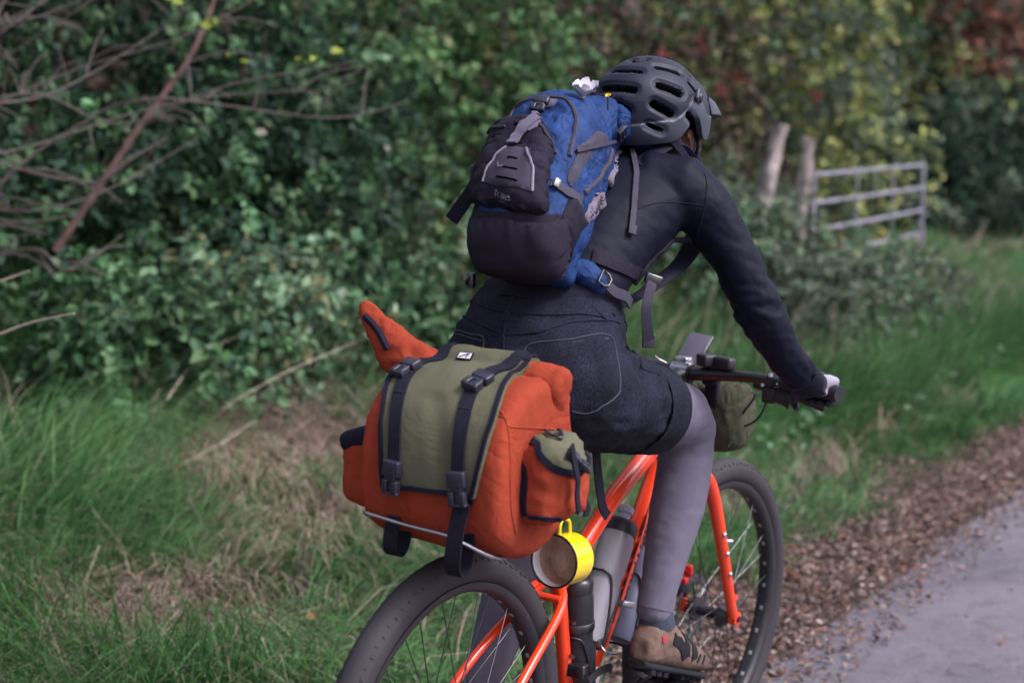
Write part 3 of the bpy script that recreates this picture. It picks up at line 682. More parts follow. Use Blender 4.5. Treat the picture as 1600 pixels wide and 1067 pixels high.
# red hips and berries in the hedge behind the helmet
berry = M('red_berry', (.24, .018, .018), .35, .1, 20)
rng = np.random.default_rng(9)
for i, (x, y, z, s, lab) in enumerate([(1.49, 12.6, 2.39, 0.045, 'upper red berry cluster in the hedge above the helmet peak'), (1.15, 12.2, 2.29, 0.022, 'small red berries just above the crown of the helmet'), (1.88, 13.3, 2.14, 0.055, 'red berry cluster beside the helmet peak, the higher of two'), (1.71, 13.0, 2.04, 0.05, 'red berry cluster beside the helmet peak, the lower of two'), (2.87, 15.0, 2.1, 0.04, 'red berries to the right above the weathered posts')]):
    g = ([], [])
    for k in range(14):
        c = Vector((x, y, z))+Vector(rng.normal(0, s, 3)); g = join(g, lathe([(.0, -.009), (.007, -.006), (.0095, 0), (.007, .006), (0, .009)], c, (0, 0, 1), 8))
        g = join(g, tube([c, Vector((x, y, z+.02))], .002, 4))
    single('berry_cluster', g, berry, lab, 'berries', (x, y, z), 'red berry clusters', bike=False)

# ------------------------------------------------------------------ grass
def blades(rng, X, Y, hgt, lean_dir, lean, width, cols, per, spread, seg=3):
    """X,Y tuft positions; per blades each; curved tapering strips"""
    N = len(X); R = N*per
    x = np.repeat(X, per)+rng.normal(0, 1, R)*np.repeat(spread, per); y = np.repeat(Y, per)+rng.normal(0, 1, R)*np.repeat(spread, per)
    z = height(x, y)-.01; h = np.repeat(hgt, per)*rng.uniform(.55, 1.15, R)
    th = np.repeat(lean_dir, per)+rng.normal(0, .65, R); ln = np.clip(np.repeat(lean, per)*rng.uniform(.5, 1.5, R), .05, 1.35)
    fd = np.stack([np.cos(th), np.sin(th)], 1); fa = th+math.pi/2+rng.normal(0, .5, R); sd = np.stack([np.cos(fa), np.sin(fa), np.zeros(R)], 1)
    w = np.repeat(width, per)*rng.uniform(.7, 1.3, R); V = []
    for k in range(seg+1):
        t = k/seg; ang = ln*t*1.25
        rx = h*t*np.sin(ang); rz = h*t*np.cos(ang)
        c = np.stack([x+fd[:, 0]*rx, y+fd[:, 1]*rx, z+rz], 1)
        ww = (w*(1-t)**.7*.5)[:, None] if k < seg else (w*.04)[:, None]
        V += [c-sd*ww, c+sd*ww]
    V = np.stack(V, 1).reshape(-1, 3); o = (np.arange(R)*(2*(seg+1)))[:, None]
    F = np.concatenate([o+np.array([[2*k, 2*k+1, 2*k+3, 2*k+2]]) for k in range(seg)], 1).reshape(-1, 4)
    c = np.repeat(cols, per, 0)*(1+rng.normal(0, .18, (R, 1))); c = np.clip(c, .004, .6)
    return V, F, np.repeat(c, seg, 0)
def dead(x, y):
    a, d = along(x, y), dist_edge(x, y); m = np.zeros_like(d)
    for ca, cd, ra_, rd_ in ((1.5, 3.1, 1.0, .50), (.85, 2.45, .55, .36), (.40, 1.85, .36, .20), (2.3, 2.7, .4, .3), (2.6, 3.0, .8, .35), (-.7, 1.6, .45, .25), (4.3, 2.2, .5, .25), (6.3, 1.2, .3, .12), (4.0, 2.6, .6, .3)):
        m = np.maximum(m, np.exp(-(((a-ca)/ra_)**2+((d-cd)/rd_)**2)))
    return np.clip(m*1.7*(.40+.9*vnoise(x, y, 2.7, 41)), 0, 1)
rng = np.random.default_rng(3)
def scatter(n, d0, d1, a0=-4.5, a1=26, near_=1.0):
    """positions thinning out with distance from the photographer"""
    out_x, out_y = [], []
    while sum(len(q) for q in out_x) < n:
        a = rng.uniform(a0, a1, n*2); d = rng.uniform(d0, d1, n*2); x, y = world(a, d)
        r = np.hypot(x, y); ok = (rng.random(n*2) < np.minimum(1, (4.5/r)**near_)) & (y > 1.8) & (np.abs(x/y) < .56)
        out_x.append(x[ok]); out_y.append(y[ok])
    return np.concatenate(out_x)[:n], np.concatenate(out_y)[:n]
gr = np.array([(.052, .155, .045), (.078, .205, .058), (.110, .255, .080), (.034, .10, .036), (.16, .27, .12)])
dr_ = np.array([(.30, .225, .17), (.38, .295, .23), (.20, .14, .11), (.15, .13, .08), (.46, .37, .30)])
X, Y = scatter(21000, .38, 5.3, near_=1.1)
d = dist_edge(X, Y); m1 = vnoise(X, Y, 1.1, 21); m2 = vnoise(X, Y, 3.2, 22)
edgef = sstep(.36, .66, d+(m2-.5)*.35); ok = (rng.random(len(X)) < edgef*1.05) & (rng.random(len(X)) < np.where(m1 < .38, .6, 1)*(1-.97*dead(X, Y)))
X, Y, d, m1, m2 = X[ok], Y[ok], d[ok], m1[ok], m2[ok]
r = np.hypot(X, Y)
hg_t = (.17+.20*sstep(.55, 1.5, d))*(.6+.8*m2)*(1+.02*r); hg_t *= np.where(m1 < .42, .75, 1)*(.55+.75*vnoise(X, Y, 1.5, 61))*np.where(along(X, Y) < 4, .85, 1.05)*(1+1.1*sstep(2.3, 3.4, d)*(.3+vnoise(X, Y, 1.2, 71))*(1-sstep(5, 8, along(X, Y))))*(1-.45*sstep(9, 13, along(X, Y)))
ldir = math.atan2(-.55, .85)+(vnoise(X, Y, .8, 23)-.5)*3.2
lean = .45+.55*vnoise(X, Y, 1.7, 24)
cols = gr[rng.integers(0, 5, len(X))]*(.62+.95*vnoise(X, Y, 4.1, 62)[:, None])
V_, F_, c_ = blades(rng, X, Y, hg_t, ldir, lean, .0042+.00045*r, cols, 11, np.full(len(X), .045)+.002*r)
o = raw_mesh('grass', V_, F_, c_, BLADEM); o['kind'] = 'stuff'; o['label'] = 'long rough green grass on the verge'; o['category'] = 'grass'
# bleached dead grass lying through the green in bands
X, Y = scatter(14000, .75, 5.0, near_=1.1); d = dist_edge(X, Y)
m1 = vnoise(X, Y, 1.1, 21); m3 = vnoise(X, Y, 1.9, 31); a_ = along(X, Y)
band = np.exp(-((d-(2.5+.25*np.sin(a_*1.3)))/.55)**2)*(a_ < 4.5)
ok = rng.random(len(X)) < np.clip(.09+.25*(m1 < .36)+1.7*dead(X, Y)+.35*(d > 2.8)*(m3 > .5), 0, 1)
X, Y, m3 = X[ok], Y[ok], m3[ok]; r = np.hypot(X, Y)
V_, F_, c_ = blades(rng, X, Y, (.20+.20*m3), math.atan2(-.2, 1)+(vnoise(X, Y, .9, 33)-.5)*4.5, 1.0+.4*m3, .0036+.00045*r, dr_[rng.integers(0, 5, len(X))]*(.55+.5*m3[:, None]), 9, np.full(len(X), .055))
o = raw_mesh('dead_grass', V_, F_, c_, DRYM); o['kind'] = 'stuff'; o['label'] = 'bleached dead grass matted through the green verge'; o['category'] = 'dead grass'
# tall tan stems leaning out of the hedge foot
X, Y = scatter(1000, 2.2, 4.3, near_=.9); r = np.hypot(X, Y)
V_, F_, c_ = blades(rng, X, Y, rng.uniform(.35, .75, len(X)), math.atan2(.25, 1)+(vnoise(X, Y, .7, 35)-.5)*.9, np.full(len(X), 1.15), 0.0034+.0004*r, dr_[rng.integers(0, 5, len(X))]*.95, 3, np.full(len(X), .05))
o = raw_mesh('tall_dry_stems', V_, F_, c_, DRYM); o['kind'] = 'stuff'; o['label'] = 'thin tan grass stems leaning out of the hedge foot'; o['category'] = 'dry grass stems'
a_ = rng.uniform(3.4, 9, 1500); d_ = rng.uniform(1.0, 2.6, 1500); X, Y = world(a_, d_)
V_, F_, c_ = blades(rng, X, Y, rng.uniform(.35, .70, 1500), math.atan2(-.3, 1)+rng.normal(0, .8, 1500), np.full(1500, .6), np.full(1500, .011), gr[rng.integers(0, 5, 1500)]*.9, 12, np.full(1500, .06))
o = raw_mesh('tall_grass', V_, F_, c_, BLADEM); o['kind'] = 'stuff'; o['label'] = 'tall green grass growing up through the brambles by the gate'; o['category'] = 'grass'
a_ = rng.uniform(3.6, 9.5, 420); d_ = rng.uniform(1.3, 2.9, 420); X, Y = world(a_, d_)
V_, F_, c_ = blades(rng, X, Y, rng.uniform(.6, 1.15, 420), math.atan2(.25, 1)+rng.normal(0, .7, 420), np.full(420, .6), np.full(420, .009), dr_[rng.integers(0, 5, 420)]*.85, 2, np.full(420, .08))
o = raw_mesh('bramble_stems', V_, F_, c_, DRYM); o['kind'] = 'stuff'; o['label'] = 'thin tan stems standing through the brambles by the gate'; o['category'] = 'dry stems'
# low broad-leaved weeds at the edge of the verge
X, Y = scatter(420, .85, 3.8, a0=2.5, near_=.8); X2 = np.repeat(X, 9)+rng.normal(0, .06, len(X)*9); Y2 = np.repeat(Y, 9)+rng.normal(0, .06, len(X)*9); N = len(X2)
P_ = np.stack([X2, Y2, height(X2, Y2)+rng.uniform(.05, .22, N)], 1); dd_ = unit(rng.normal(0, 1, (N, 3))*np.array([1, 1, .3])); ln = rng.uniform(.035, .075, N)
V_, F_ = leaf_arrays(rng, P_, dd_, unit(rng.normal(0, .35, (N, 3))+np.array([0, 0, 1])), ln, ln*.75)
o = raw_mesh('verge_weeds', V_, F_, np.repeat(np.clip(pick(rng, 'bramble', N)*1.1, .01, .6), 2, 0), LEAFM); o['kind'] = 'stuff'; o['label'] = 'low broad-leaved weeds growing through the verge grass'; o['category'] = 'weeds'
# leaf litter between verge and lane
lit = np.array([(.16, .10, .080), (.12, .078, .066), (.20, .135, .108), (.10, .070, .062), (.25, .18, .15), (.18, .095, .070), (.28, .225, .195), (.13, .105, .095)])
def litter(n, d0, d1, dc, dw, size, pal, seedn):
    a = rng.uniform(-3.2, 22, n*4); d = rng.normal(dc, dw, n*4); x, y = world(a, d); r = np.hypot(x, y)
    ok = (d > d0) & (d < d1) & (rng.random(n*4) < np.minimum(1, (5/r)**.8)) & (y > 1.9) & (np.abs(x/y) < .56); x, y, d = x[ok][:n], y[ok][:n], d[ok][:n]; N = len(x)
    z = np.where(d < .02, .016+.02*np.clip(-d, 0, 1), height(x, y)+.012)+rng.uniform(0, .020, N)*np.clip(1.3-abs(d-.35), .2, 1)
    P_ = np.stack([x, y, z], 1); th = rng.uniform(0, 2*math.pi, N); dd_ = np.stack([np.cos(th), np.sin(th), rng.normal(0, .28, N)], 1)
    nn = unit(rng.normal(0, .42, (N, 3))+np.array([0, 0, 1])); ln = size*rng.uniform(.5, 1.5, N)
    V_, F_ = leaf_arrays(rng, P_, dd_, nn, ln, ln*rng.uniform(.35, .75, N), rng.uniform(-.3, .5), .25)
    return V_, F_, np.repeat(np.clip(pal[rng.integers(0, len(pal), N)]*(1+rng.normal(0, .2, (N, 1))), .01, .6), 2, 0)
parts_ = [litter(46000, -.22, .74, .24, .21, .019, lit*1.1, 1), litter(3600, -.18, .74, .26, .20, .034, lit, 2), litter(260, -2.6, -.1, -.4, .7, .022, lit*.6, 3), litter(1300, .9, 4.2, 1.8, 1.0, .036, lit, 4)]
VV, FF, CC = [], [], []; k0 = 0
for V_, F_, c_ in parts_: VV.append(V_); FF.append(F_+k0); CC.append(c_); k0 += len(V_)
o = raw_mesh('leaf_litter', np.concatenate(VV), np.concatenate(FF), np.concatenate(CC), DRYM); o['kind'] = 'stuff'; o['label'] = 'brown leaf litter between verge and lane'; o['category'] = 'leaf litter'
X, Y = scatter(2600, .02, 1.0, near_=.9); 
V_, F_, c_ = blades(rng, X, Y, np.full(len(X), .07), rng.uniform(0, 6.28, len(X)), np.full(len(X), 1.3), .0022+.0004*np.hypot(X, Y), dr_[rng.integers(0, 5, len(X))]*.6, 5, np.full(len(X), .05))
o = raw_mesh('straw_debris', V_, F_, c_, DRYM); o['kind'] = 'stuff'; o['label'] = 'straw and twig debris in the leaf litter'; o['category'] = 'debris'

# ------------------------------------------------------------------ field gate, old posts
galv = M('galvanised_steel_weathered', (.25, .26, .31), .6, .3, 9, .3, 60, col2=(.14, .13, .14), spec=.2)
GA, GB = Vector((2.13, 11.2, .27)), Vector((3.63, 14.0, .29))
gate = Thing('field_gate', 'grey galvanised bar gate half buried in brambles beside the dark hedge', 'gate', (3.63, 14.0, .29), bike=False)
gd = (GB-GA).normalized()
for z0, z1 in ((1.115, 1.17), (.915, .97), (.72, .77), (.53, .57), (.34, .36), (.12, .12)):
    gate.part('bar', tube([GA+Vector((0, 0, z0-.01)), GA.lerp(GB, .5)+Vector((0, 0, (z0+z1)/2-.012)), GB+Vector((0, 0, z1-.01))], .0145, 10), galv)
for t_ in (0, 1): 
    q = GA.lerp(GB, t_); gate.part('end_post', tube([q+Vector((0, 0, -.05 if t_ else .05)), q+Vector((0, 0, 1.185 if t_ else 1.13))], .021, 12), galv)
for t_ in (.33, .66): 
    q = GA.lerp(GB, t_)+gd.cross(Vector((0, 0, 1)))*.022; gate.part('upright', rbox(q+Vector((0, 0, .62)), (.010, .003, .55), .001, gd, gd.cross(Vector((0, 0, 1)))), galv)
gate.part('latch', rbox(GB+Vector((.03, .03, .72)), (.05, .012, .02), .004, gd, (0, 0, 1)), galv)
hangp = single('gate_post', tube([(3.66, 14.16, .20), (3.67, 14.17, .90)], [.055, .05], 14), M('rotten_post', (.05, .035, .035), .95, .4, 20, .8, 60, bdist=.01), 'short dark rotten post at the right end of the gate', 'post', (3.66, 14.16, .20), bike=False)
def old_post(p0, p1, r, lab, seed):
    g = tube(spline([p0, Vector(p0).lerp(Vector(p1), .5)+Vector((.02, 0, 0)), p1], 12), [r*1.15, r, r*.95], 18)
    g = displace(g, lambda v: .028*fbm((v[0]*3, v[1]*3, v[2]*1.2), 5, seed)+.012*fbm(v, 20, seed))
    return single('old_post', g, palebark, lab, 'post', p0, 'weathered posts left of the gate', bike=False)
old_post((1.52, 10.9, .45), (1.84, 10.9, 1.72), .056, 'taller pale weathered post leaning right, nearer the helmet', 1)
old_post((1.90, 11.1, .45), (2.08, 11.1, 1.63), .046, 'shorter pale weathered post next to the gate end', 2)



MUGAX = (0.9961, -0.0238, -0.0852)


# ================================================================== materials of the made things
paint = M('frame_paint_orange', (.80, .050, .008), .28, .06, 12, coat=.6)
rubber = M('tyre_rubber', (.022, .021, .026), .72, .45, 14, .3, 160, col2=(.038, .034, .036), spec=.3)
blackmetal = M('black_metal', (.014, .014, .017), .35, .2, 60, spec=.6)
blackplastic = M('black_plastic', (.016, .016, .02), .5, .2, 40)
silver = M('polished_alloy', (.50, .50, .53), .32, .1, 50, metal=1)
darksteel = M('dark_steel', (.12, .12, .125), .4, .3, 60, metal=1)
rimmat = M('rim_black', (.02, .02, .024), .42, .2, 40)
rimtape = M('rim_tape_pale', (.24, .24, .25), .6, .1, 40)
redmat = M('red_anodised', (.55, .012, .012), .35, .1, 40)
cordura = M('orange_cordura', (.30, .047, .022), .82, .16, 9, .35, 420, weave=260, spec=.12)
olive = M('olive_canvas', (.105, .108, .066), .85, .16, 8, .35, 400, weave=260, spec=.12)
trim = M('black_binding', (.013, .012, .024), .75, .2, 60, .3, 500, spec=.12)
webbing = M('black_webbing', (.014, .014, .024), .7, .25, 90, .4, 700, spec=.12)
buckle = M('buckle_plastic', (.022, .022, .036), .38, .1, 40)
packblue = M('pack_blue_nylon', (.016, .045, .145), .62, .25, 14, .4, 30, bdist=.005, col2=(.010, .026, .085), spec=.12)
packdark = M('pack_dark_nylon', (.013, .011, .021), .72, .25, 10, .35, 60, bdist=.004, spec=.12)
packpurple = M('pack_bottom_fabric', (.022, .018, .031), .8, .15, 10, .3, 500, weave=300, spec=.12)
packgrey = M('pack_grey_trim', (.050, .046, .066), .65, .15, 30, .3, 300, spec=.12)
reflective = M('reflective_piping', (.17, .16, .20), .4, .1, 40)
meshpad = M('ribbed_grey_mesh', (.15, .13, .165), .8, .2, 60, spec=.12)
meshdark = M('mesh_pocket_dark', (.05, .05, .07), .75, .4, 220, .6, 500, spec=.12)
shirt = M('navy_black_jersey', (.0050, .0056, .0150), .6, .12, 7, .12, 60, bdist=.003, spec=.12)
denim = M('black_denim', (.016, .018, .031), .85, .30, 300, .4, 600, weave=420, spec=.12)
def _denim():
    t = denim.node_tree; b = t.nodes['Principled BSDF']; l = t.links; tc = t.nodes.new('ShaderNodeTexCoord')
    mp = t.nodes.new('ShaderNodeMapping'); mp.inputs['Scale'].default_value = (1, 1, .28); l.new(tc.outputs['Object'], mp.inputs[0])
    a = t.nodes.new('ShaderNodeTexNoise'); a.inputs['Scale'].default_value = 520; a.inputs['Detail'].default_value = 3; l.new(mp.outputs[0], a.inputs['Vector'])
    c = t.nodes.new('ShaderNodeTexNoise'); c.inputs['Scale'].default_value = 9; c.inputs['Detail'].default_value = 5; l.new(tc.outputs['Object'], c.inputs['Vector'])
    r1 = t.nodes.new('ShaderNodeValToRGB'); r1.color_ramp.elements[0].position = .34; r1.color_ramp.elements[0].color = (.0050, .0058, .0105, 1); r1.color_ramp.elements[1].position = .72; r1.color_ramp.elements[1].color = (.028, .031, .052, 1); l.new(a.outputs[0], r1.inputs[0])
    r2 = t.nodes.new('ShaderNodeValToRGB'); r2.color_ramp.elements[0].position = .35; r2.color_ramp.elements[0].color = (.5, .5, .5, 1); r2.color_ramp.elements[1].position = .68; r2.color_ramp.elements[1].color = (1.35, 1.35, 1.35, 1); l.new(c.outputs[0], r2.inputs[0])
    m = t.nodes.new('ShaderNodeMix'); m.data_type = 'RGBA'; m.blend_type = 'MULTIPLY'; m.inputs[0].default_value = 1; l.new(r1.outputs[0], m.inputs[6]); l.new(r2.outputs[0], m.inputs[7]); l.new(m.outputs[2], b.inputs['Base Color'])
_denim()
stitch = M('denim_stitch', (.045, .049, .072), .8, .2, 100)
tights = M('grey_tights', (.140, .132, .172), .85, .16, 22, .3, 500, weave=500, spec=.12)
skin = M('skin', (.50, .24, .17), .5, .12, 25, .2, 200)
hairm = M('brown_hair', (.045, .018, .010), .5, .5, 40, .8, 120, bdist=.004)
helmatt = M('helmet_black', (.017, .018, .033), .5, .12, 30, .1, 900, spec=.25)
helgrey = M('helmet_grey', (.045, .052, .075), .5, .1, 30)
helliner = M('helmet_liner', (.003, .003, .004), .95, .2, 30, spec=.02)
packlight = M('pack_pale_grey_tab', (.115, .105, .145), .65, .12, 30, .3, 300, spec=.15)
shoe_tan = M('shoe_tan_suede', (.15, .102, .078), .85, .3, 18, .4, 200, spec=.12)
shoe_dark = M('shoe_dark', (.018, .018, .022), .7, .2, 30, spec=.12)
shoe_red = M('shoe_red', (.35, .02, .03), .6, .2, 30)
sockm = M('dark_sock', (.05, .062, .08), .9, .2, 60, spec=.12)
glove_l = M('glove_pale_grey', (.30, .275, .33), .8, .12, 40, spec=.12)
glove_d = M('glove_dark', (.035, .030, .045), .8, .2, 40, spec=.12)
enamel = M('yellow_enamel', (.80, .58, .004), .18, .04, 10, coat=.5)
enamelw = M('white_enamel', (.84, .83, .82), .2, .04, 10, coat=.4)
enamelb = M('black_enamel', (.01, .01, .012), .25, .1, 10)
coffee = M('coffee_stain', (.56, .36, .25), .25, .45, 45, col2=(.40, .26, .18), coat=.15)
clearp = M('smoky_bottle_plastic', (.42, .40, .44), .28, .12, 12, spec=.6, alpha=.72)
lidgrey = M('bottle_nozzle_pale', (.40, .42, .50), .4, .1, 20)
phonem = M('phone_glass', (.085, .078, .105), .16, .04, 4, coat=.5)
whitem = M('white_print', (.72, .72, .76), .7, .05, 40)
blackprint = M('black_print', (.012, .010, .010), .5, .1, 40)
rotor = M('brake_rotor_steel', (.22, .22, .24), .35, .2, 60, metal=1)

crumple(cordura, 11, .0035, .45); crumple(olive, 9, .003, .4); crumple(packblue, 15, .0045, .6); crumple(packdark, 13, .003, .4); crumple(shirt, 7, .003, .22)
# ================================================================== the bicycle
bike = Thing('bicycle', 'orange off-road bicycle with wide black tyres ridden along the lane edge', 'bicycle', (0, 0, 0))
BB = Vector((.445, 0, .312)); SC = Vector((.375, 0, .635)); HT = Vector((.842, 0, .898)); HB = Vector((.888, 0, .785))
fg = join(
    tube([BB, SC+Vector((-.003, 0, .03))], .0150, 20),                                   # seat tube
    tube([SC+Vector((0, 0, -.04)), (.60, 0, .742), (.858, 0, .862)], [.020, .0215, .022], 24, flat=.86),
    tube(spline([BB+Vector((.01, 0, .0)), (.60, 0, .492), (.730, 0, .682), (.800, 0, .775), (.868, 0, .825)], 5), [.024, .0215, .0195], 24),
    tube([HB, HT], [.0245, .0225, .0225, .0235], 24),
    tube([BB+Vector((0, -.037, 0)), BB+Vector((0, .037, 0))], .0215, 24))
for s in (-1, 1):
    fg = join(fg, tube(spline([(.368, s*.010, .612), (.345, s*.034, .590), (.30, s*.047, .560), (.17, s*.062, .488), (.03, s*.070, .392), (.0, s*.071, .371)], 8), [.0095, .0095, .0090, .0080], 16),
              tube(spline([BB+Vector((-.01, s*.028, 0)), (.33, s*.044, .318), (.10, s*.066, .352), (0, s*.071, .371)], 6), [.0115, .0105, .0085], 16),
              rbox((0, s*.071, .371), (.022, .004, .026), .003))
fo = bike.part('frame', fg, paint)
mesh_obj('bridge', join(tube([(.335, -.036, .588), (.335, .036, .588)], .008, 12), tube([(.30, .030, .600), (.345, .030, .606)], .0085, 12),
     tube([(.285, .042, .592), (.30, .042, .604), (.32, .040, .600)], .0075, 10)), paint, fo)
for a, b2 in (((.395, -.0, .640), (.371, 0, .668)),):
    mesh_obj('seat_collar', tube([a, b2], .0185, 20), blackmetal, fo)
for q in ((.52, -.0, .702), (.60, 0, .743), (.70, 0, .79)): pass
mesh_obj('frame_lettering', text_geo('BROTHER', (.675, -.0215, .602), (.55, 0, .83), (-.83, 0, .55), .040, .0006, bold=.0012, stretch=1.15), blackprint, fo, smooth=False)
mesh_obj('cable_tie', tube([Vector((.812, 0, .789)), Vector((.801, 0, .774))], .0212, 20), blackmetal, fo)
mesh_obj('cable_guide', join(tube([(.780, -.012, .770), (.768, -.012, .752)], .0085, 12), tube([(.792, .006, .785), (.775, -.014, .768), (.70, -.024, .66), (.58, -.024, .48)], .0026, 8)), paint, fo)
for w in (.45, .52):
    mesh_obj('bolt', tube([(.42, -.012, w), (.41, -.026, w)], .004, 10), darksteel, fo)

# fork (turned a little to the left with the wheel)
ST = -.045
axis = (HT-HB).normalized(); Rst = Matrix.Translation(HB) @ Matrix.Rotation(ST, 4, axis) @ Matrix.Translation(-HB)
def steer(g): return [Rst @ Vector(v) for v in g[0]], g[1]
FA = Vector((WB, 0, .371))
fg = tube([HB+axis*-.03, HB+axis*.005], .024, 20)
for s in (-1, 1):
    fg = join(fg, tube(spline([HB+Vector((.012, s*.016, -.028)), (.915, s*.050, .748), (.955, s*.060, .700), (1.02, s*.064, .555), (1.078, s*.066, .415), (WB-.002, s*.067, .372)], 7),
                       [.0165, .0175, .0165, .0145, .0125, .0125], 18), tube([(WB, s*.060, .371), (WB, s*.078, .371)], .017, 18))
fk = bike.part('fork', steer(fg), paint)
def mount_bolt(u, w, side=(-1)):
    p = Vector((u, side*.064, w)); n = Vector((-.35, side*.93, 0)).normalized()
    return lathe([(.0062, -.003), (.0062, .016), (.0045, .0185), (0, .019)], p, n, 10)
for u, w in ((1.003, .595), (1.026, .545), (1.048, .492)):
    mesh_obj('bolt', steer(mount_bolt(u, w)), silver, fk)
mesh_obj('bolt', steer(lathe([(.005, -.003), (.005, .012), (0, .013)], (1.030, -.070, .572), (.7, -.7, 0), 10)), silver, fk)
mesh_obj('axle', steer(tube([(WB, -.084, .371), (WB, .084, .371)], .0075, 16)), blackmetal, fk)
mesh_obj('mudguard_eyelet', steer(tube([(1.090, -.076, .425), (1.090, -.060, .425)], .006, 10)), paint, fk)

def wheel(cu, xf, label, rear):
    g = lambda G: xf(([Vector(v)+Vector((cu, 0, .371)) for v in G[0]], G[1]))
    # tyre: rounded carcass with running ribs and shoulder blocks
    prof = []
    for i in range(28):
        a = 2*math.pi*i/28; r = .0292
        x = math.cos(a)*r; y = math.sin(a)*r
        if x > .012: r2 = r+(.0013 if i % 2 else -.0006); x = math.cos(a)*r2; y = math.sin(a)*r2
        prof.append((.3415+x, y))
    n = 120; vs = []; fs = []
    for k in range(n):
        t = 2*math.pi*k/n
        for r, y in prof: vs.append(Vector((r*math.cos(t), y, r*math.sin(t))))
    m = len(prof)
    for k in range(n):
        for j in range(m): fs.append((k*m+j, k*m+(j+1) % m, ((k+1) % n)*m+(j+1) % m, ((k+1) % n)*m+j))
    rimp = [(.3185, -.019), (.3185, -.0215), (.311, -.0215), (.302, -.017), (.2985, -.008), (.2985, .008), (.302, .017), (.311, .0215), (.3185, .0215), (.3185, .019), (.309, .015), (.307, 0), (.309, -.015)]
    vs2 = []; fs2 = []; m2 = len(rimp)
    for k in range(n):
        t = 2*math.pi*k/n
        for r, y in rimp: vs2.append(Vector((r*math.cos(t), y, r*math.sin(t))))
    for k in range(n):
        for j in range(m2): fs2.append((k*m2+j, ((k+1) % n)*m2+j, ((k+1) % n)*m2+(j+1) % m2, k*m2+(j+1) % m2))
    wh = bike.part('rear_wheel' if rear else 'front_wheel', g((vs2, fs2)), rimmat, label=label, smooth='auto')
    mesh_obj('tyre', g((vs, fs)), rubber, wh)
    # shoulder blocks of the tread
    bl = ([], [])
    for k in range(110):
        t = 2*math.pi*k/110
        for s in (-1, 1):
            a = rad(52 if k % 2 else 44)*s
            c = Vector((math.cos(t), 0, math.sin(t))); rr = .3415+.0300*math.cos(a)
            p = c*rr+Vector((0, .0300*math.sin(a), 0)); nrm = c*math.cos(a)+Vector((0, math.sin(a), 0)); tan = Vector((-math.sin(t), 0, math.cos(t)))
            bl = join(bl, rbox(p, (.0042, .0030, .0008), 0, tan, nrm.cross(tan)))
    o = mesh_obj('tread', g(bl), rubber, wh); o['kind'] = 'stuff'
    hp = [(.006, -.062), (.016, -.060), (.016, -.052), (.030, -.036), (.030, -.031), (.014, -.026), (.013, .026), (.030, .031), (.030, .036), (.014, .042), (.012, .062), (.006, .064)]
    mesh_obj('hub', g(lathe(hp, (0, 0, 0), (0, 1, 0), 24)), blackmetal, wh)
    for k in range(32):
        s = 1 if k % 2 else -1; t = 2*math.pi*(k+.5)/32; off = rad(64)*(1 if (k//2) % 2 else -1)
        a = Vector((.028*math.cos(t+off), s*.033, .028*math.sin(t+off))); b = Vector((.3*math.cos(t), s*.004, .3*math.sin(t)))
        if k == 0: pass
        mesh_obj('spoke', g(tube([a, b], .0011, 5)), darksteel, wh)
    for k in range(32):
        t = 2*math.pi*k/32
        c = Vector((math.cos(t), 0, math.sin(t)))
        mesh_obj('rim_cutout', g(rbox(c*.2979, (.0050, .0040, .0010), .001, (-c.z, 0, c.x), (0, 1, 0))), rimtape, wh)
    # rotor on the left side: a ring with openings and a spider
    rg = ([], [])
    R0 = .080
    ringv = []; ringf = []
    for k in range(60):
        t = 2*math.pi*k/60
        wob = .003*math.sin(10*t)
        for r in (R0-.014+wob, R0+wob*.5):
            for y in (.045, .0468): ringv.append(Vector((r*math.cos(t), y, r*math.sin(t))))
    for k in range(60):
        a, b = k*4, ((k+1) % 60)*4
        ringf += [(a+1, a+3, b+3, b+1), (a+2, a, b, b+2), (a+3, a+2, b+2, b+3), (a, a+1, b+1, b)]
    rg = (ringv, ringf)
    for k in range(6):
        t = 2*math.pi*k/6
        rg = join(rg, tube([(.018*math.cos(t), .0458, .018*math.sin(t)), (.068*math.cos(t+.5), .0458, .068*math.sin(t+.5))], .0028, 6))
    mesh_obj('brake_rotor', g(rg), rotor, wh)
    return wh
rw = wheel(0, lambda G: G, 'rear wheel with black rim and smooth worn tyre', True)
fw = wheel(WB, steer, 'front wheel with pale cut-outs along its rim', False)
ck = bike.part('brake_caliper', steer(join(rbox((WB-.045, .060, .435), (.016, .018, .030), .005, (.7, 0, .7)), tube(spline([(WB-.05, .066, .46), (.99, .072, .58), (.95, .06, .72), (.92, .03, .84)], 6), .0025, 8))), blackplastic)
mesh_obj('pad_holder', steer(rbox((WB-.058, .045, .452), (.009, .012, .007), .002)), redmat, ck)
mesh_obj('pad_holder', steer(rbox((WB-.034, .044, .470), (.006, .010, .014), .002)), redmat, ck)
rc = bike.part('brake_caliper', rbox((.05, .062, .425), (.022, .014, .016), .004, (.8, 0, .5)), blackplastic)

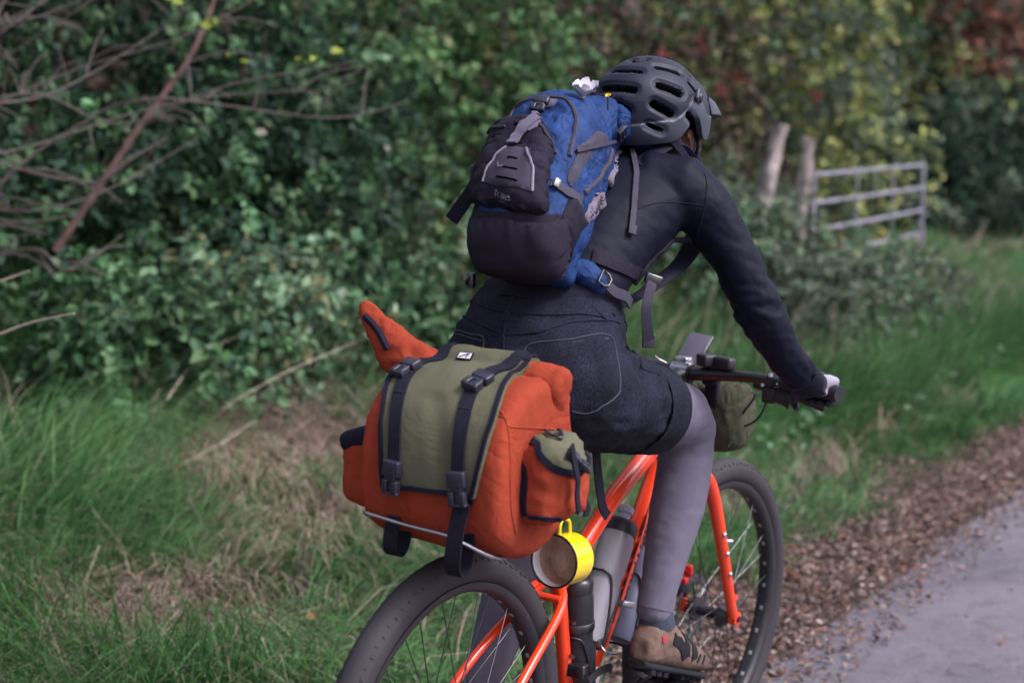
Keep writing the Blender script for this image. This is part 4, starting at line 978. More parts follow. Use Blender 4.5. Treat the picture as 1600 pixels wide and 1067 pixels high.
# crank set, chain, pedals, derailleur
PA = Vector((.165, 0, .045)); CA = PA.normalized()*.165
cr = bike.part('crank', join(tube([BB+Vector((0, -.070, 0)), BB+Vector((0, .070, 0))], .012, 16),
     tube([BB+Vector((0, -.066, 0)), BB+Vector((0, -.074, 0))+CA*.5, BB+Vector((0, -.080, 0))+CA], [.015, .011, .012], 12, side=(0, 1, 0), flat=1.3),
     tube([BB+Vector((0, .066, 0)), BB+Vector((0, .074, 0))-CA*.5, BB+Vector((0, .080, 0))-CA], [.015, .011, .012], 12, side=(0, 1, 0), flat=1.3)), blackmetal)
cv = []; cf = []
for k in range(96):
    t = 2*math.pi*k/96; r1 = .066+(.0035 if k % 3 == 0 else -.0012)
    for r in (.052, r1):
        for y in (-.050, -.0535): cv.append(BB+Vector((r*math.cos(t), y, r*math.sin(t))))
for k in range(96):
    a, b = k*4, ((k+1) % 96)*4
    cf += [(a+1, a+3, b+3, b+1), (a+2, a, b, b+2), (a+3, a+2, b+2, b+3), (a, a+1, b+1, b)]
cg = (cv, cf)
for k in range(4):
    t = math.pi/2*k+.5
    cg = join(cg, tube([BB+Vector((0, -.055, 0)), BB+Vector((.056*math.cos(t), -.053, .056*math.sin(t)))], .005, 8))
mesh_obj('chainring', cg, darksteel, cr, smooth='auto')
chn = ([], [])
top = [(-.0, -.052, .371+.058), (.20, -.052, .395), (.445, -.052, .379)]
path = spline([(.0, -.052, .43), (.2, -.052, .405), (.445, -.052, .378)], 14)+[BB+Vector((.067*math.sin(t), -.052, .067*math.cos(t))) for t in np.linspace(.2, 2.9, 12)]+spline([(.445, -.052, .245), (.25, -.052, .235), (.045, -.052, .225)], 12)+[Vector((.01, -.052, .235)), Vector((.0, -.052, .26)), Vector((.03, -.052, .285)), Vector((.045, -.052, .33))]
for i in range(len(path)-1):
    a, b = path[i], path[i+1]; d = b-a
    n = max(1, int(d.length/.0127))
    for j in range(n):
        chn = join(chn, rbox(a+d*((j+.5)/n), (d.length/n*.40, .0035 if j % 2 else .0022, .0042), 0, d, (0, 1, 0)))
o = bike.part('chain', chn, silver); o['kind'] = 'stuff'
bike.part('cassette', join(*[lathe([(.012, 0), (r, .0002), (r, .0018), (.012, .002)], (0, -.058+i*.0038, .371), (0, 1, 0), 36) for i, r in enumerate(np.linspace(.024, .062, 9))]), darksteel, smooth='auto')
bike.part('rear_derailleur', join(rbox((.012, -.070, .315), (.02, .010, .024), .006), rbox((.025, -.058, .262), (.008, .005, .042), .003), tube([(.045, -.062, .24), (.045, -.05, .24)], .018, 14), tube([(.012, -.062, .285), (.012, -.05, .285)], .018, 14)), blackplastic)
bike.part('front_derailleur', join(strap([(.515, -.058, .400), (.50, -.060, .412), (.455, -.060, .414), (.42, -.058, .404)], .016, .0014, nrm=(0, -1, .15)), rbox((.425, -.03, .42), (.012, .02, .014), .003)), darksteel)
bike.part('clamp_plate', rbox(P('plate')[0], (.020, .012, .007), .003, (.9, -.2, -.25)), silver)
bike.part('cable_clamp', join(tube(spline([(.505, -.034, .455), (.500, -.045, .447), (.508, -.052, .438), (.545, -.055, .428)], 6), .0028, 8), lathe([(.007, 0), (.007, .006), (0, .007)], (.503, -.034, .462), (-.4, -.9, 0), 12)), silver)
bike.part('white_strip', strap([(.515, -.028, .400), (.470, -.036, .335), (.445, -.040, .280)], .016, .002, nrm=(-.5, -.85, 0)), whitem, label='white strip beside the bottom of the down tube')  # plain white strip lying along the foot of the down tube
pedal_r = BB+Vector((0, -.135, 0))+CA; pedal_l = BB+Vector((0, .135, 0))-CA
for p in (pedal_r, pedal_l):
    pg = join(rbox(p+Vector((0, 0, 0)), (.050, .007, .009), .002), tube([p-Vector((0, .058, 0)), p+Vector((0, .058, 0))], .008, 10))
    for sx in (-1, 1): pg = join(pg, rbox(p+Vector((sx*.045, 0, 0)), (.006, .048, .009), .002))
    for sy in (-1, 1): pg = join(pg, rbox(p+Vector((0, sy*.044, 0)), (.048, .006, .009), .002))
    for sx in (-1, 1):
        for sy in (-1, 0, 1): pg = join(pg, tube([p+Vector((sx*.045, sy*.04, .006)), p+Vector((sx*.045, sy*.04, .014))], .0025, 6))
    pp = bike.part('pedal', pg, blackmetal, smooth='auto')
    mesh_obj('reflector', join(rbox(p+Vector((-.0525, 0, 0)), (.0015, .022, .006), .0005)), silver, pp)
# saddle and seat post
bike.part('seatpost', tube([SC+Vector((-.003, 0, .02)), (.325, 0, .875), (.320, 0, .90)], .0136, 20), blackmetal)
sg = []
for u, hw, hh, w in ((.14, .045, .016, .936), (.155, .068, .022, .937), (.19, .074, .026, .935), (.24, .060, .026, .930), (.30, .036, .024, .928), (.37, .024, .020, .930), (.415, .018, .016, .928), (.43, .010, .010, .925)):
    sg.append(ring((u, 0, w), (0, 1, 0), (0, 0, 1), hw, hh, 24, 2.4))
sd = bike.part('saddle', loft(sg), blackplastic)
for s in (-1, 1): mesh_obj('saddle_rail', tube(spline([(.18, s*.035, .918), (.26, s*.022, .900), (.34, s*.020, .900), (.40, s*.008, .915)], 6), .0035, 8), darksteel, sd)

# cockpit
BC = Vector((.888, 0, .972))
bike.part('headset', join(tube([HT, HT+axis*.035], [.0225, .018, .018], 20), tube([HT+axis*.035, HT+axis*.085], .016, 20)), blackmetal)
stem = bike.part('stem', join(tube([HT+axis*.055, BC], [.018, .0165, .019], 16), tube([BC+Vector((0, -.026, 0)), BC+Vector((0, .026, 0))], .0215, 20), rbox(HT+axis*.085, (.019, .019, .004), .003)), blackmetal)
def bar_pt(v):
    s = abs(v); return Vector((.888-.075*max(0, s-.10)/.30*(1 if s > .1 else 0), v, .972+.018*min(1, s/.2)))
bp = [bar_pt(v) for v in (-.395, -.30, -.20, -.12, -.06, 0, .06, .12, .20, .30, .395)]
hb = bike.part('handlebar', tube(spline([Rst @ p for p in bp], 6), [.0112, .0112, .0112, .0125, .0155, .0160, .0155, .0125, .0112, .0112, .0112], 16), blackmetal)
bike_cables = ([], [])
for s in (-1, 1):
    ends = [Rst @ bar_pt(s*v) for v in (.395, .30, .262)]
    gp = join(tube(spline(ends, 8), .0162, 20))
    for k in range(16):
        q = ends[0].lerp(ends[2], (k+.5)/16); d = (ends[0]-ends[2]).normalized(); gp = join(gp, tube([q-d*.0022, q+d*.0022], .0172, 20))
    mesh_obj('grip', join(gp, tube([ends[0]-(ends[2]-ends[0]).normalized()*.010, ends[0]+(ends[2]-ends[0]).normalized()*.004], [.0172, .0185, .0185], 20)), blackplastic, hb)
    p = Rst @ bar_pt(s*.235); q = p+Vector((.030, 0, -.022))
    br = bike.part('brake_lever', join(tube([p+Vector((0, -.009, 0)), p+Vector((0, .009, 0))], .0175, 18), tube([p+Vector((.01, 0, -.006)), q, q+Vector((.004, -s*.055, .004))], [.010, .012, .009], 12),
        tube(spline([q+Vector((.012, s*.0, -.004)), q+Vector((.030, s*.045, -.022)), q+Vector((.018, s*.10, -.034))], 8), [.0065, .006, .0055], 10, flat=.6)), blackmetal)
    mesh_obj('clamp_bolt', lathe([(.0055, -.004), (.0055, .004), (0, .0045)], p+Vector((-.014, 0, .012)), (-.8, -.2, .6), 10), silver, br)
    mesh_obj('adjuster', join(lathe([(.004, -.004), (.004, .006), (0, .0065)], p+Vector((-.010, s*-.018, -.010)), (-.9, -.2, .3), 10), lathe([(.003, -.002), (.003, .005), (0, .006)], p+Vector((-.013, s*.016, -.004)), (-.9, -.2, .3), 10)), silver, br)
    sh = bike.part('shifter', join(rbox(p+Vector((.006, s*.030, -.032)), (.022, .024, .016), .007, (.9, 0, -.3)), tube([p+Vector((-.008, s*.02, -.036)), p+Vector((-.030, s*.050, -.046))], [.006, .005], 10, flat=.5),
        rbox(p+Vector((.0, s*-.004, -.030)), (.014, .016, .018), .006), tube([p+Vector((.0, s*.035, -.010)), p+Vector((.0, s*.050, -.034)), p+Vector((-.012, s*.062, -.052))], [.009, .010, .006], 10)), blackplastic)
    mesh_obj('shift_paddle', tube([p+Vector((-.006, s*-.046, -.030)), p+Vector((-.004, s*-.012, -.027))], .003, 8), silver, sh)
cab = join(tube(spline([Rst @ bar_pt(-.235)+Vector((.035, .02, -.02)), (.93, -.19, .925), (.955, -.15, .87), (.935, -.06, .83), (.90, -.02, .80), (.87, -.026, .79)], 8), .0028, 8),
           tube(spline([Rst @ bar_pt(-.235)+Vector((.005, .04, -.03)), (.90, -.17, .93), (.93, -.14, .90), (.97, -.10, .86), (.90, -.03, .84)], 8), .0025, 8),
           tube(spline([Rst @ bar_pt(.235)+Vector((.035, -.02, -.02)), (.95, .15, .90), (.95, .06, .85), (.90, .02, .80)], 8), .0028, 8))
bike.part('cable', cab, blackplastic)
# silver rack loop that carries the saddlebag
rk = tube(spline([(-.085, .082, .800), (-.125, .092, .825), (-.142, .075, .832), (-.142, .0, .826), (-.142, -.085, .822), (-.135, -.118, .812), (-.090, -.150, .785), (.0, -.125, .770), (.12, -.06, .79), (.25, -.025, .86), (.31, -.015, .90)], 7), .0035, 10)
bike.part('bag_support_rack', join(rk, tube(spline([(-.085, .082, .800), (-.03, .095, .772), (.10, .06, .785), (.25, .025, .86), (.31, .015, .90)], 7), .0035, 10)), silver)

# ------------------------------------------------------------------ bottles
def bottle(name, label, a, b, r, mats, capm, top=None):
    a, b = Vector(a), Vector(b); ax = (b-a).normalized(); Ln = (b-a).length
    t = Thing(name, label, 'bottle', a)
    t.part('bottle_body', lathe([(r*.6, 0), (r*.93, .003), (r, .010), (r, Ln*.42), (r*.93, Ln*.47), (r*.93, Ln*.52), (r, Ln*.57), (r, Ln*.80), (r*.92, Ln*.86), (r*.9, Ln*.87), (r*.6, Ln*.875)], a, ax, 32), mats)
    c = t.part('cap', lathe([(r*.7, Ln*.855), (r*.985, Ln*.86), (r*.985, Ln*.935), (r*.80, Ln*.965), (r*.45, Ln*.975)], a, ax, 32), capm)
    if top: mesh_obj('nozzle', lathe([(r*.36, Ln*.97), (r*.36, Ln*1.02), (r*.46, Ln*1.03), (r*.46, Ln*1.075), (r*.2, Ln*1.09)], a, ax, 18), top, c)
    return t
B1 = bottle('water_bottle', 'smoky clear water bottle with black cap inside the orange frame', (.506, 0, .452), (.648, 0, .690), .0375, clearp, blackplastic, lidgrey)
B1.part('water', lathe([(.030, .006), (.0335, .012), (.0335, .10), (.0, .101)], B1.base, Vector((.142, 0, .238)), 24), M('bottle_water', (.16, .15, .17), .1, .1, 10))
for i, q in enumerate(((.0, .0),)):
    pass
B2 = bottle('bottle', 'black insulated bottle standing along the seat tube', (.487, 0, .338), (.458, 0, .610), .0335, blackplastic, blackmetal)
B2.part('band', lathe([(.034, 0), (.0352, .002), (.0352, .016), (.034, .018)], (.471, 0, .49), (-.029, 0, .272), 32), darksteel)
B3 = bottle('bottle', 'grey bottle slung under the down tube behind the shin', (.640, 0, .420), (.765, 0, .630), .037, M('grey_bottle', (.10, .11, .17), .45, .2, 12), blackplastic)
for (a, b, r) in (((.506, 0, .452), (.648, 0, .690), .0395), ((.487, 0, .338), (.458, 0, .610), .0355), ((.640, 0, .420), (.765, 0, .630), .039)):
    a, b = Vector(a), Vector(b); ax = (b-a).normalized(); nx = Vector((0, 1, 0)); ny = ax.cross(nx)

    f = lambda h, t: a+ax*h+(nx*math.cos(t)+ny*math.sin(t))*r
    pth = [f(-.004, 0), f(.05, .15), f(.13, .7), f(.145, 1.2), f(.145, 1.57), f(.145, 1.95), f(.13, 2.44), f(.05, 3.0), f(-.004, math.pi), a-ax*.006]
    pth2 = [f(-.004, 0), f(.05, -.15), f(.12, -.8), f(.135, -1.2), f(.135, -1.57), f(.135, -1.95), f(.12, -2.34), f(.05, -3.0), f(-.004, math.pi), a-ax*.006]
    bike.part('bottle_cage', join(tube(spline(pth, 6, True), .0028, 8, True), tube(spline(pth2, 6, True), .0028, 8, True)), blackmetal)

# ------------------------------------------------------------------ phone, lamp
PX, PY = Vector((.62, -.10, .62)), Vector((.05, 1, .1)); PC = Vector((.930, -.004, 1.012))
ph = Thing('phone', 'dark smartphone lying tilted on the handlebar mount', 'phone', (.90, 0, .99))
ph.part('body', rbox(PC, (.055, .030, .0042), .0035, PX, PY, 3), blackplastic)
ph.part('screen', rbox(PC+PX.normalized().cross((PY-PX*PX.dot(PY)/PX.length_squared).normalized())*.0037, (.0535, .0285, .0009), .0008, PX, PY), phonem)
bike.part('phone_mount', join(rbox((.895, 0, .998), (.016, .016, .010), .004), tube([BC+Vector((0, -.02, .0)), BC+Vector((0, .02, .0))], .0235, 18), rbox((.885, -.004, .985), (.010, .022, .012), .004)), silver)
LC = Vector((.880, -.086, 1.006))
lt = Thing('bike_light', 'small black double-barrelled lamp on top of the handlebar', 'lamp', LC+Vector((0, 0, -.03)))
lt.part('housing', join(rbox(LC+Vector((.0, .022, .002)), (.018, .019, .0135), .005, (.85, -.5, 0), (.5, .85, 0)), rbox(LC+Vector((.0, -.020, .0)), (.013, .026, .0135), .006, (.93, -.3, 0), (.3, .93, 0))), blackplastic)
lt.part('clamp', join(tube([LC+Vector((.006, -.004, -.008)), LC+Vector((.006, -.006, -.032))], .009, 12)), blackmetal)
lt.part('rim', rbox(LC+Vector((-.0135, -.022, -.001)), (.0006, .018, .004), .0003, (.93, -.3, 0), (.3, .93, 0)), packgrey)

# ------------------------------------------------------------------ handlebar bag
hg = []
for v, sx, dz in ((.145, .62, .012), (.138, .88, .006), (.11, .97, 0), (0, 1, 0), (-.085, .97, .004), (-.115, .88, .010), (-.128, .62, .018)):
    rg = []
    for j in range(28):
        t = 2*math.pi*j/28
        x = .062*math.copysign(abs(math.cos(t))**.72, math.cos(t)); y = math.copysign(abs(math.sin(t))**.72, math.sin(t))
        rg.append(Vector((.968+x*sx*(1.1-.1*y)-.010*y, v, .868+.076*y*(sx**.5)+dz)))
    hg.append(rg)
hg = fold(fuse(loft(hg), .006, 3), 16, .006, (1, 1.5, .5), 3)
hbg = Thing('handlebar_bag', 'olive canvas bag strapped to the front of the handlebar', 'bag', (.968, 0, .79))
surf('hbag', hg)
olivedk = M('olive_canvas_dark', (.058, .062, .038), .85, .2, 8, .35, 400, weave=260, spec=.12); crumple(olivedk, 12, .004, .6)
hbg.part('bag_body', hg, olivedk)
hbg.part('side_seam', tube(spline([(.915, -.112, .815), (.925, -.120, .87), (.935, -.116, .925), (.968, -.118, .945)], 6), .0022, 8), olivedk)
for v in (-.070, .070):
    hbg.part('strap', strap([(.885, v, .993), (.90, v, .96), (.905, v, .90), (.91, v, .82), (.97, v, .788), (1.03, v, .82), (1.03, v, .92), (.99, v, .953), (.92, v, .975)], .026, .0018, nrm=(0, 0, 1), closed=True) if False else join(rbox((.898, v, .972), (.020, .016, .020), .006), rbox((.905, v, .930), (.008, .016, .035), .004)), webbing)


def sheet(Lp, Rp, s, nx=14, k=5, lift=.001, thick=.003, fn=None):
    """cloth stretched between two edge curves over a named surface"""
    A = spline(Lp, k); B = spline(Rp, k); m = min(len(A), len(B)); top = []; bot = []; G = []
    for i in range(m):
        a = A[int(i*(len(A)-1)/(m-1))]; b = B[int(i*(len(B)-1)/(m-1))]
        G.append([near(s, a.lerp(b, j/nx)) for j in range(nx+1)])
    Q = [[g[0] for g in r] for r in G]; Nn = [[g[1] for g in r] for r in G]
    for it in range(4):
        Q = [[(Q[i][j]*2+Q[max(i-1, 0)][j]+Q[min(i+1, m-1)][j]+Q[i][max(j-1, 0)]+Q[i][min(j+1, nx)])/6 if 0 < i < m-1 and 0 < j < nx else Q[i][j] for j in range(nx+1)] for i in range(m)]
        Nn = [[(Nn[i][j]+Nn[max(i-1, 0)][j]+Nn[min(i+1, m-1)][j]+Nn[i][max(j-1, 0)]+Nn[i][min(j+1, nx)]).normalized() for j in range(nx+1)] for i in range(m)]
    for i in range(m):
        for j in range(nx+1):
            nn = Nn[i][j]; q, n0 = near(s, Q[i][j]); below = (q-Q[i][j]).dot(nn)
            h = lift+thick+max(0, below)
            if fn: h += fn(i/(m-1), j/nx)
            top.append(Q[i][j]+nn*h); bot.append(Q[i][j]+nn*(max(0, below)-.006))
    fs = []; w = nx+1; n = len(top)
    for i in range(m-1):
        for j in range(nx):
            f = (i*w+j, (i+1)*w+j, (i+1)*w+j+1, i*w+j+1); fs += [f, tuple(x+n for x in reversed(f))]
    rim = [j for j in range(w)]+[i*w+nx for i in range(1, m)]+[(m-1)*w+j for j in range(nx-1, -1, -1)]+[i*w for i in range(m-2, 0, -1)]
    for i in range(len(rim)):
        a, b = rim[i], rim[(i+1) % len(rim)]; fs.append((b, a, a+n, b+n))
    return top+bot, fs
def cord(pts, r, s=None, k=6, lift=0, n=6):
    p = spline(pts, k)
    if s: p = [(lambda a: a[0]+a[1]*lift)(near(s, q)) for q in p]
    return tube(p, r, n)
def clip(c, nrm, d, w=.030, l=.036, h=.009):
    """a side-release buckle with its waist and prongs"""
    c, nrm, d = Vector(c), Vector(nrm).normalized(), Vector(d); d = (d-nrm*d.dot(nrm)).normalized(); sdv = nrm.cross(d)
    return join(rbox(c+nrm*.004-d*l*.24, (l*.24, w*.5, h*.5), .0025, d, sdv), rbox(c+nrm*.0035+d*l*.04, (l*.12, w*.33, h*.38), .002, d, sdv),
                rbox(c+nrm*.0045+d*l*.32+sdv*w*.30, (l*.20, w*.16, h*.5), .002, d, sdv), rbox(c+nrm*.0045+d*l*.32-sdv*w*.30, (l*.20, w*.16, h*.5), .002, d, sdv),
                rbox(c+nrm*.003+d*l*.36, (l*.20, w*.10, h*.3), .001, d, sdv), rbox(c+nrm*.004+d*l*.52, (l*.05, w*.5, h*.45), .002, d, sdv))

# ================================================================== saddlebag
prof = [(-.085, .793), (-.126, .825), (-.142, .885), (-.139, .955), (-.118, 1.010), (-.075, 1.050), (-.02, 1.072), (.05, 1.072), (.094, 1.05), (.104, 1.0), (.108, .90), (.104, .82), (.06, .782), (.0, .772), (-.045, .776)]
pc = Vector((-.01, 0, .93)); cl = spline([(a, 0, b) for a, b in prof], 4, True)
rg = []
for v, s in ((.100, .90), (.098, .955), (.090, .992), (.06, 1), (.0, 1.01), (-.12, 1), (-.158, .99), (-.172, .95), (-.178, .88)):
    rg.append([Vector((pc.x+(q.x-pc.x)*s, v+.022*max(0, 1-abs(q.z-.93)/.12)*(1 if v > 0 else -.4)*(abs(v) > .12), pc.z+(q.z-pc.z)*s-(.020*(v/.15) if q.z < .86 else 0)*0+.014*(v-.0)/.15*(1 if q.z > 1 else 0)*0)) for q in cl])
sb = loft(rg)
rollR = tube(spline([(.045, .06, 1.064), (.048, -.05, 1.066), (.052, -.12, 1.062), (.056, -.165, 1.056)], 6), [.032, .034, .035, .033], 18, flat=.9)
sbf = fold(fold(fuse(join(sb, rollR), .006, 2), 6, .0030, (1, 1.4, .6), 2), 17, .0016, (1, 1.2, .6), 6)
surf('sbag', sbf)
sbag = Thing('saddlebag', 'burnt-orange roll-top bag with olive flap behind the saddle', 'bag', (0, 0, .775))
sbag.part('bag_body', sbf, cordura)
horn = fuse(join(tube(spline([(.020, .050, 1.035), (.010, .085, 1.058), (.0, .128, 1.092), (-.004, .168, 1.132), (-.006, .196, 1.164), (-.006, .204, 1.172)], 6), [.050, .050, .040, .026, .015, .007], 20, flat=.62)), .005, 2)
horn = fold(horn, 24, .004, (1, 1, 1), 5)
surf('horn', horn)
sbag.part('roll_end', horn, cordura, label='turned-up left end of the rolled closure')
sbag.part('roll_end', fold(fuse(join(tube(spline([(.052, -.110, 1.062), (.055, -.15, 1.059), (.058, -.178, 1.056), (.059, -.186, 1.055)], 6), [.035, .0365, .035, .026], 20), rbox((.060, -.155, 1.028), (.040, .022, .020), .014)), .005, 3), 20, .003), cordura, label='curled right end of the rolled closure')
sbag.part('roll_edge', cord(P('horn_edge'), .0075, 'horn'), trim)
FL = [Vector((.085, .060, 1.06)), Vector((.04, .065, 1.09))]+P('flap_left'); FR = [Vector((.085, -.125, 1.06)), Vector((.04, -.120, 1.09))]+P('flap_right')
def dent(a, b): return .004*math.sin(b*math.pi)+.0035*math.sin(a*9+b*7)*math.sin(b*math.pi)-.006*math.exp(-((b-.50-(a-.6)*.5)/.08)**2)*(a > .55)
fl = sheet(FL, FR, 'sbag', 22, 6, .0055, .003, dent)
surf('flap', fl, True)
flap = sbag.part('flap', fl, olive)
for e in (FL, FR): mesh_obj('binding', strap(e, .015, .0022, 'flap', .002), trim, flap)
mesh_obj('binding', strap([FL[-1]]+P('flap_bottom')+[FR[-1]], .016, .0022, 'flap', .002), trim, flap)
tg = P('tag')
nq = near('flap', tg[0])[1]
tagc = sum(tg, Vector())/len(tg)
q, nn = near('flap', tagc); X = Vector((0, -1, 0)); X = (X-nn*nn.dot(X)).normalized(); Y = nn.cross(X)
lab = mesh_obj('label', rbox(q+nn*.0035, (.016, .0085, .0008), .0005, X, Y), trim, flap)
mesh_obj('print', rbox(q+nn*.0046, (.013, .0060, .0004), 0, X, Y), whitem, lab)
mesh_obj('print', rbox(q+nn*.0052-X*.002, (.009, .0012, .0003), 0, X*.9+Y*.45, Y), blackprint, lab)
mesh_obj('print', rbox(q+nn*.0052+X*.006, (.0055, .0010, .0003), 0, X*.5+Y*.85, Y*.5-X), blackprint, lab)
for key, lb in (('strapL', 'left'), ('strapR', 'right')):
    p = P(key); u0 = Vector((.075, p[0].y, 1.075))
    st = sbag.part('strap', strap([u0]+p, .0245, .0022, 'flap', .003), webbing)
    for y in (.36, .62):
        c = p[int(y*(len(p)-1))+0]; 
        q, nn = near('flap', c); mesh_obj('stitching', rbox(q+nn*.0062, (.011, .0006, .0004), 0, nn.cross(Vector((0, 0, 1))), nn), packgrey, st)
    b = P(key+'_buckle'); q, nn = near('flap', b[0]); q = q+nn*.004
    sbag.part('buckle', clip(q, nn, b[1]-b[0], .034, .048, .016), buckle)
    b = P(key+'_ladder'); q, nn = near('flap', b[0]); q = q+nn*.002; d = (b[1]-b[0]).normalized(); sdv = nn.cross(d)
    sbag.part('buckle', join(clip(q+nn*.003, nn, d, .034, .056, .014), tube([q+nn*.012+sdv*.008-d*.010, q+nn*.013+sdv*.010, q+nn*.012+sdv*.004+d*.012], .0022, 6)), buckle)
def hang(top, bot, w, dy=.010, nrm=(-1, 0, 0)):
    top, bot = Vector(top), Vector(bot); d = Vector((.020, 0, 0))
    return strap([top, top.lerp(bot, .3)+Vector((-.007, 0, 0)), top.lerp(bot, .75)+Vector((-.010, 0, 0)), bot+Vector((0, 0, .008)), bot+Vector((.012, 0, 0)), bot+d+Vector((.004, 0, .010)), top.lerp(bot, .7)+d, top.lerp(bot, .25)+d*.6, top+Vector((.006, 0, 0))], w, .0016, nrm=nrm, k=5)
def hang2(top, bot, w):
    top, bot = Vector(top), Vector(bot); Y = Vector((0, 1, 0))
    pts = [top, top.lerp(bot, .35)+Vector((-.010, 0, 0)), top.lerp(bot, .8)+Vector((-.014, 0, 0)), bot+Vector((-.004, 0, .002)), bot+Vector((.010, 0, -.002)), bot+Vector((.024, 0, .012)), top.lerp(bot, .6)+Vector((.026, 0, 0)), top.lerp(bot, .2)+Vector((.016, 0, 0)), top+Vector((.008, 0, .004))]
    pts = spline(pts, 5); vs = []; fs = []
    for i, p in enumerate(pts):
        a, b = pts[max(i-1, 0)], pts[min(i+1, len(pts)-1)]; T = (b-a).normalized(); nn = T.cross(Y).normalized()
        for y, h in ((-1, -1), (1, -1), (1, 1), (-1, 1)): vs.append(p+Y*(y*w/2)+nn*(h*.0013))
    for i in range(len(pts)-1):
        for j in range(4): fs.append((i*4+j, i*4+(j+1) % 4, i*4+4+(j+1) % 4, i*4+4+j))
    return vs, fs+[(3, 2, 1, 0), tuple(len(vs)-4+j for j in range(4))]
a = P('hangL'); sbag.part('hanging_strap', hang2(a[0], a[1], .029), webbing)
a = P('hangR'); sbag.part('hanging_strap', hang2(a[0], a[1], .031), webbing)
sbag.part('seam', join(cord(P('seam_side'), .0016, 'sbag', lift=.0005), cord(P('seam_side2'), .0014, 'sbag', lift=.0003), cord(P('seam_yoke'), .0015, 'sbag', lift=.0005)), cordura)
# right side pocket
pk = fold(fuse(join(rbox((-.010, -.198, .912), (.060, .038, .066), .020, (1, 0, .02), (0, 1, 0), 4), rbox((.0, -.212, .900), (.050, .040, .050), .022, (1, 0, 0), (0, 1, 0), 4)), .006, 3), 18, .004, (1, 1, 1), 9)
surf('pocket', pk)
pkt = sbag.part('side_pocket', pk, cordura, label='side pocket with rounded olive flap')
pf = panel(P('pflap'), 'pocket', .004, .010, 4, .001, .006)
surf('pflap', pf, True)
pfo = mesh_obj('pocket_flap', [pf[0], pf[1]], olive, pkt, base=sbag.base)
def psub(n, g, m): return mesh_obj(n, g, m, pkt, base=sbag.base)
psub('binding', strap(P('pflap_edge'), .012, .002, 'pflap', .0015), trim)
psub('gusset', strap(P('gusset'), .012, .0016, 'pocket', .001), trim)
psub('gusset', strap(P('gusset2'), .008, .0016, 'pocket', .001), trim)
a = P('pstrap'); psub('strap', strap(a, .0155, .0018, None, .0, nrm=(.15, -1, 0)), webbing)
q, nn = near('pflap', P('pbuckle')[0]); psub('buckle', clip(q+nn*.004, nn, P('pbuckle')[1]-P('pbuckle')[0], .020, .050, .010), buckle)
psub('d_ring', cord(P('dring'), .003, 'pflap', lift=.005), buckle)
psub('hanging_strap', strap(P('phang'), .016, .0016, nrm=(.1, -1, 0)), webbing)
# left pocket and the long loose strap in front
lp = fold(fuse(rbox((.0, .158, .880), (.062, .050, .066), .024, (1, 0, 0), (0, 1, 0), 4), .006, 3), 18, .003, seed=4)
surf('lpocket', lp)
l2 = sbag.part('side_pocket', lp, cordura, label='left side pocket mostly hidden behind the bag')
mesh_obj('pocket_flap', fuse(rbox((.0, .168, .938), (.066, .046, .020), .016, (1, 0, 0), (0, 1, -.35), 3), .005, 2), trim, l2, base=sbag.base)
sbag.part('loose_strap', strap(P('loose'), .0195, .0016, nrm=(-.3, -1, 0)), webbing)
# ================================================================== enamel mug
mc = P('mug')[0]
mug = Thing('enamel_mug', 'yellow enamel mug with white inside and coffee stains hanging open', 'mug', mc)
MX = Vector(MUGAX)
R = .0468
mo = mc-MX*.001
mug.part('mug_body', lathe([(R*1.0, .0), (R*1.0, .058), (R*.97, .0635), (R*.90, .066), (0, .066)], mo, MX, 48, False), enamel)
mug.part('inner_wall', lathe([(R*.985, .0), (R*.985, .052), (R*.96, .0585)], mo, MX, 48, False), enamelw)
mug.part('inner_bottom', lathe([(R*.983, .024), (R*.970, .051), (R*.94, .0585), (R*.4, .0605), (0, .0602)], mo, MX, 48, False), coffee)
mug.part('rim', tube([mo+(MX.orthogonal().normalized()*math.cos(t)+MX.cross(MX.orthogonal().normalized())*math.sin(t))*R*1.005 for t in np.linspace(0, 2*math.pi, 48, endpoint=False)], .0021, 10, True), enamelb)
upm = (Vector((0, 0, 1))-MX*MX.z).normalized()
hp = [mo+MX*.012+upm*R, mo+MX*.010+upm*(R+.016), mo+MX*.020+upm*(R+.026), mo+MX*.040+upm*(R+.022), mo+MX*.046+upm*(R+.004), mo+MX*.046+upm*R*.98]
mug.part('handle', tube(spline(hp, 6), .0032, 12, side=MX.cross(upm), flat=1), enamel)
for o in [c for c in mug.e.children if c.name.startswith('handle')]:
    pass
mug.part('hanging_cord', tube(spline([mo+MX*.020+upm*(R+.018), mo+MX*.016+upm*(R+.032), mo+MX*.008+upm*(R+.052), mo+MX*.010+upm*(R+.060)], 5), .0042, 8), webbing)

# ================================================================== backpack
secs = [((.265, 1.215), (.140, 1.248), .085, -.035), ((.275, 1.225), (.100, 1.262), .102, -.036), ((.30, 1.25), (.084, 1.300), .108, -.037), ((.34, 1.275), (.092, 1.345), .110, -.036), ((.39, 1.32), (.125, 1.400), .108, -.025),
        ((.45, 1.37), (.185, 1.455), .104, -.008), ((.50, 1.41), (.250, 1.508), .100, .010), ((.535, 1.44), (.310, 1.548), .090, .025), ((.55, 1.455), (.365, 1.563), .072, .038), ((.545, 1.465), (.405, 1.563), .045, .042)]
PV = 0
def sect(B, F, hw, cv, n=32, p=3.0):
    b, f = Vector((B[0], cv, B[1])), Vector((F[0], cv, F[1])); c = (b+f)/2
    R_ = ring(c, (0, -1, 0), f-b, hw, (f-b).length/2, n, p); d = (f-b).normalized(); H_ = (f-b).length/2
    k = max(.22, .50-(c.z-1.25)*1.1)
    out = []
    for q in R_:
        t = min(1, max(0, .5-(q-c).dot(d)/H_*.5)); out.append(Vector((q.x, cv+(q.y-cv)*(1-k*t) + .03*t, q.z)))
    return out
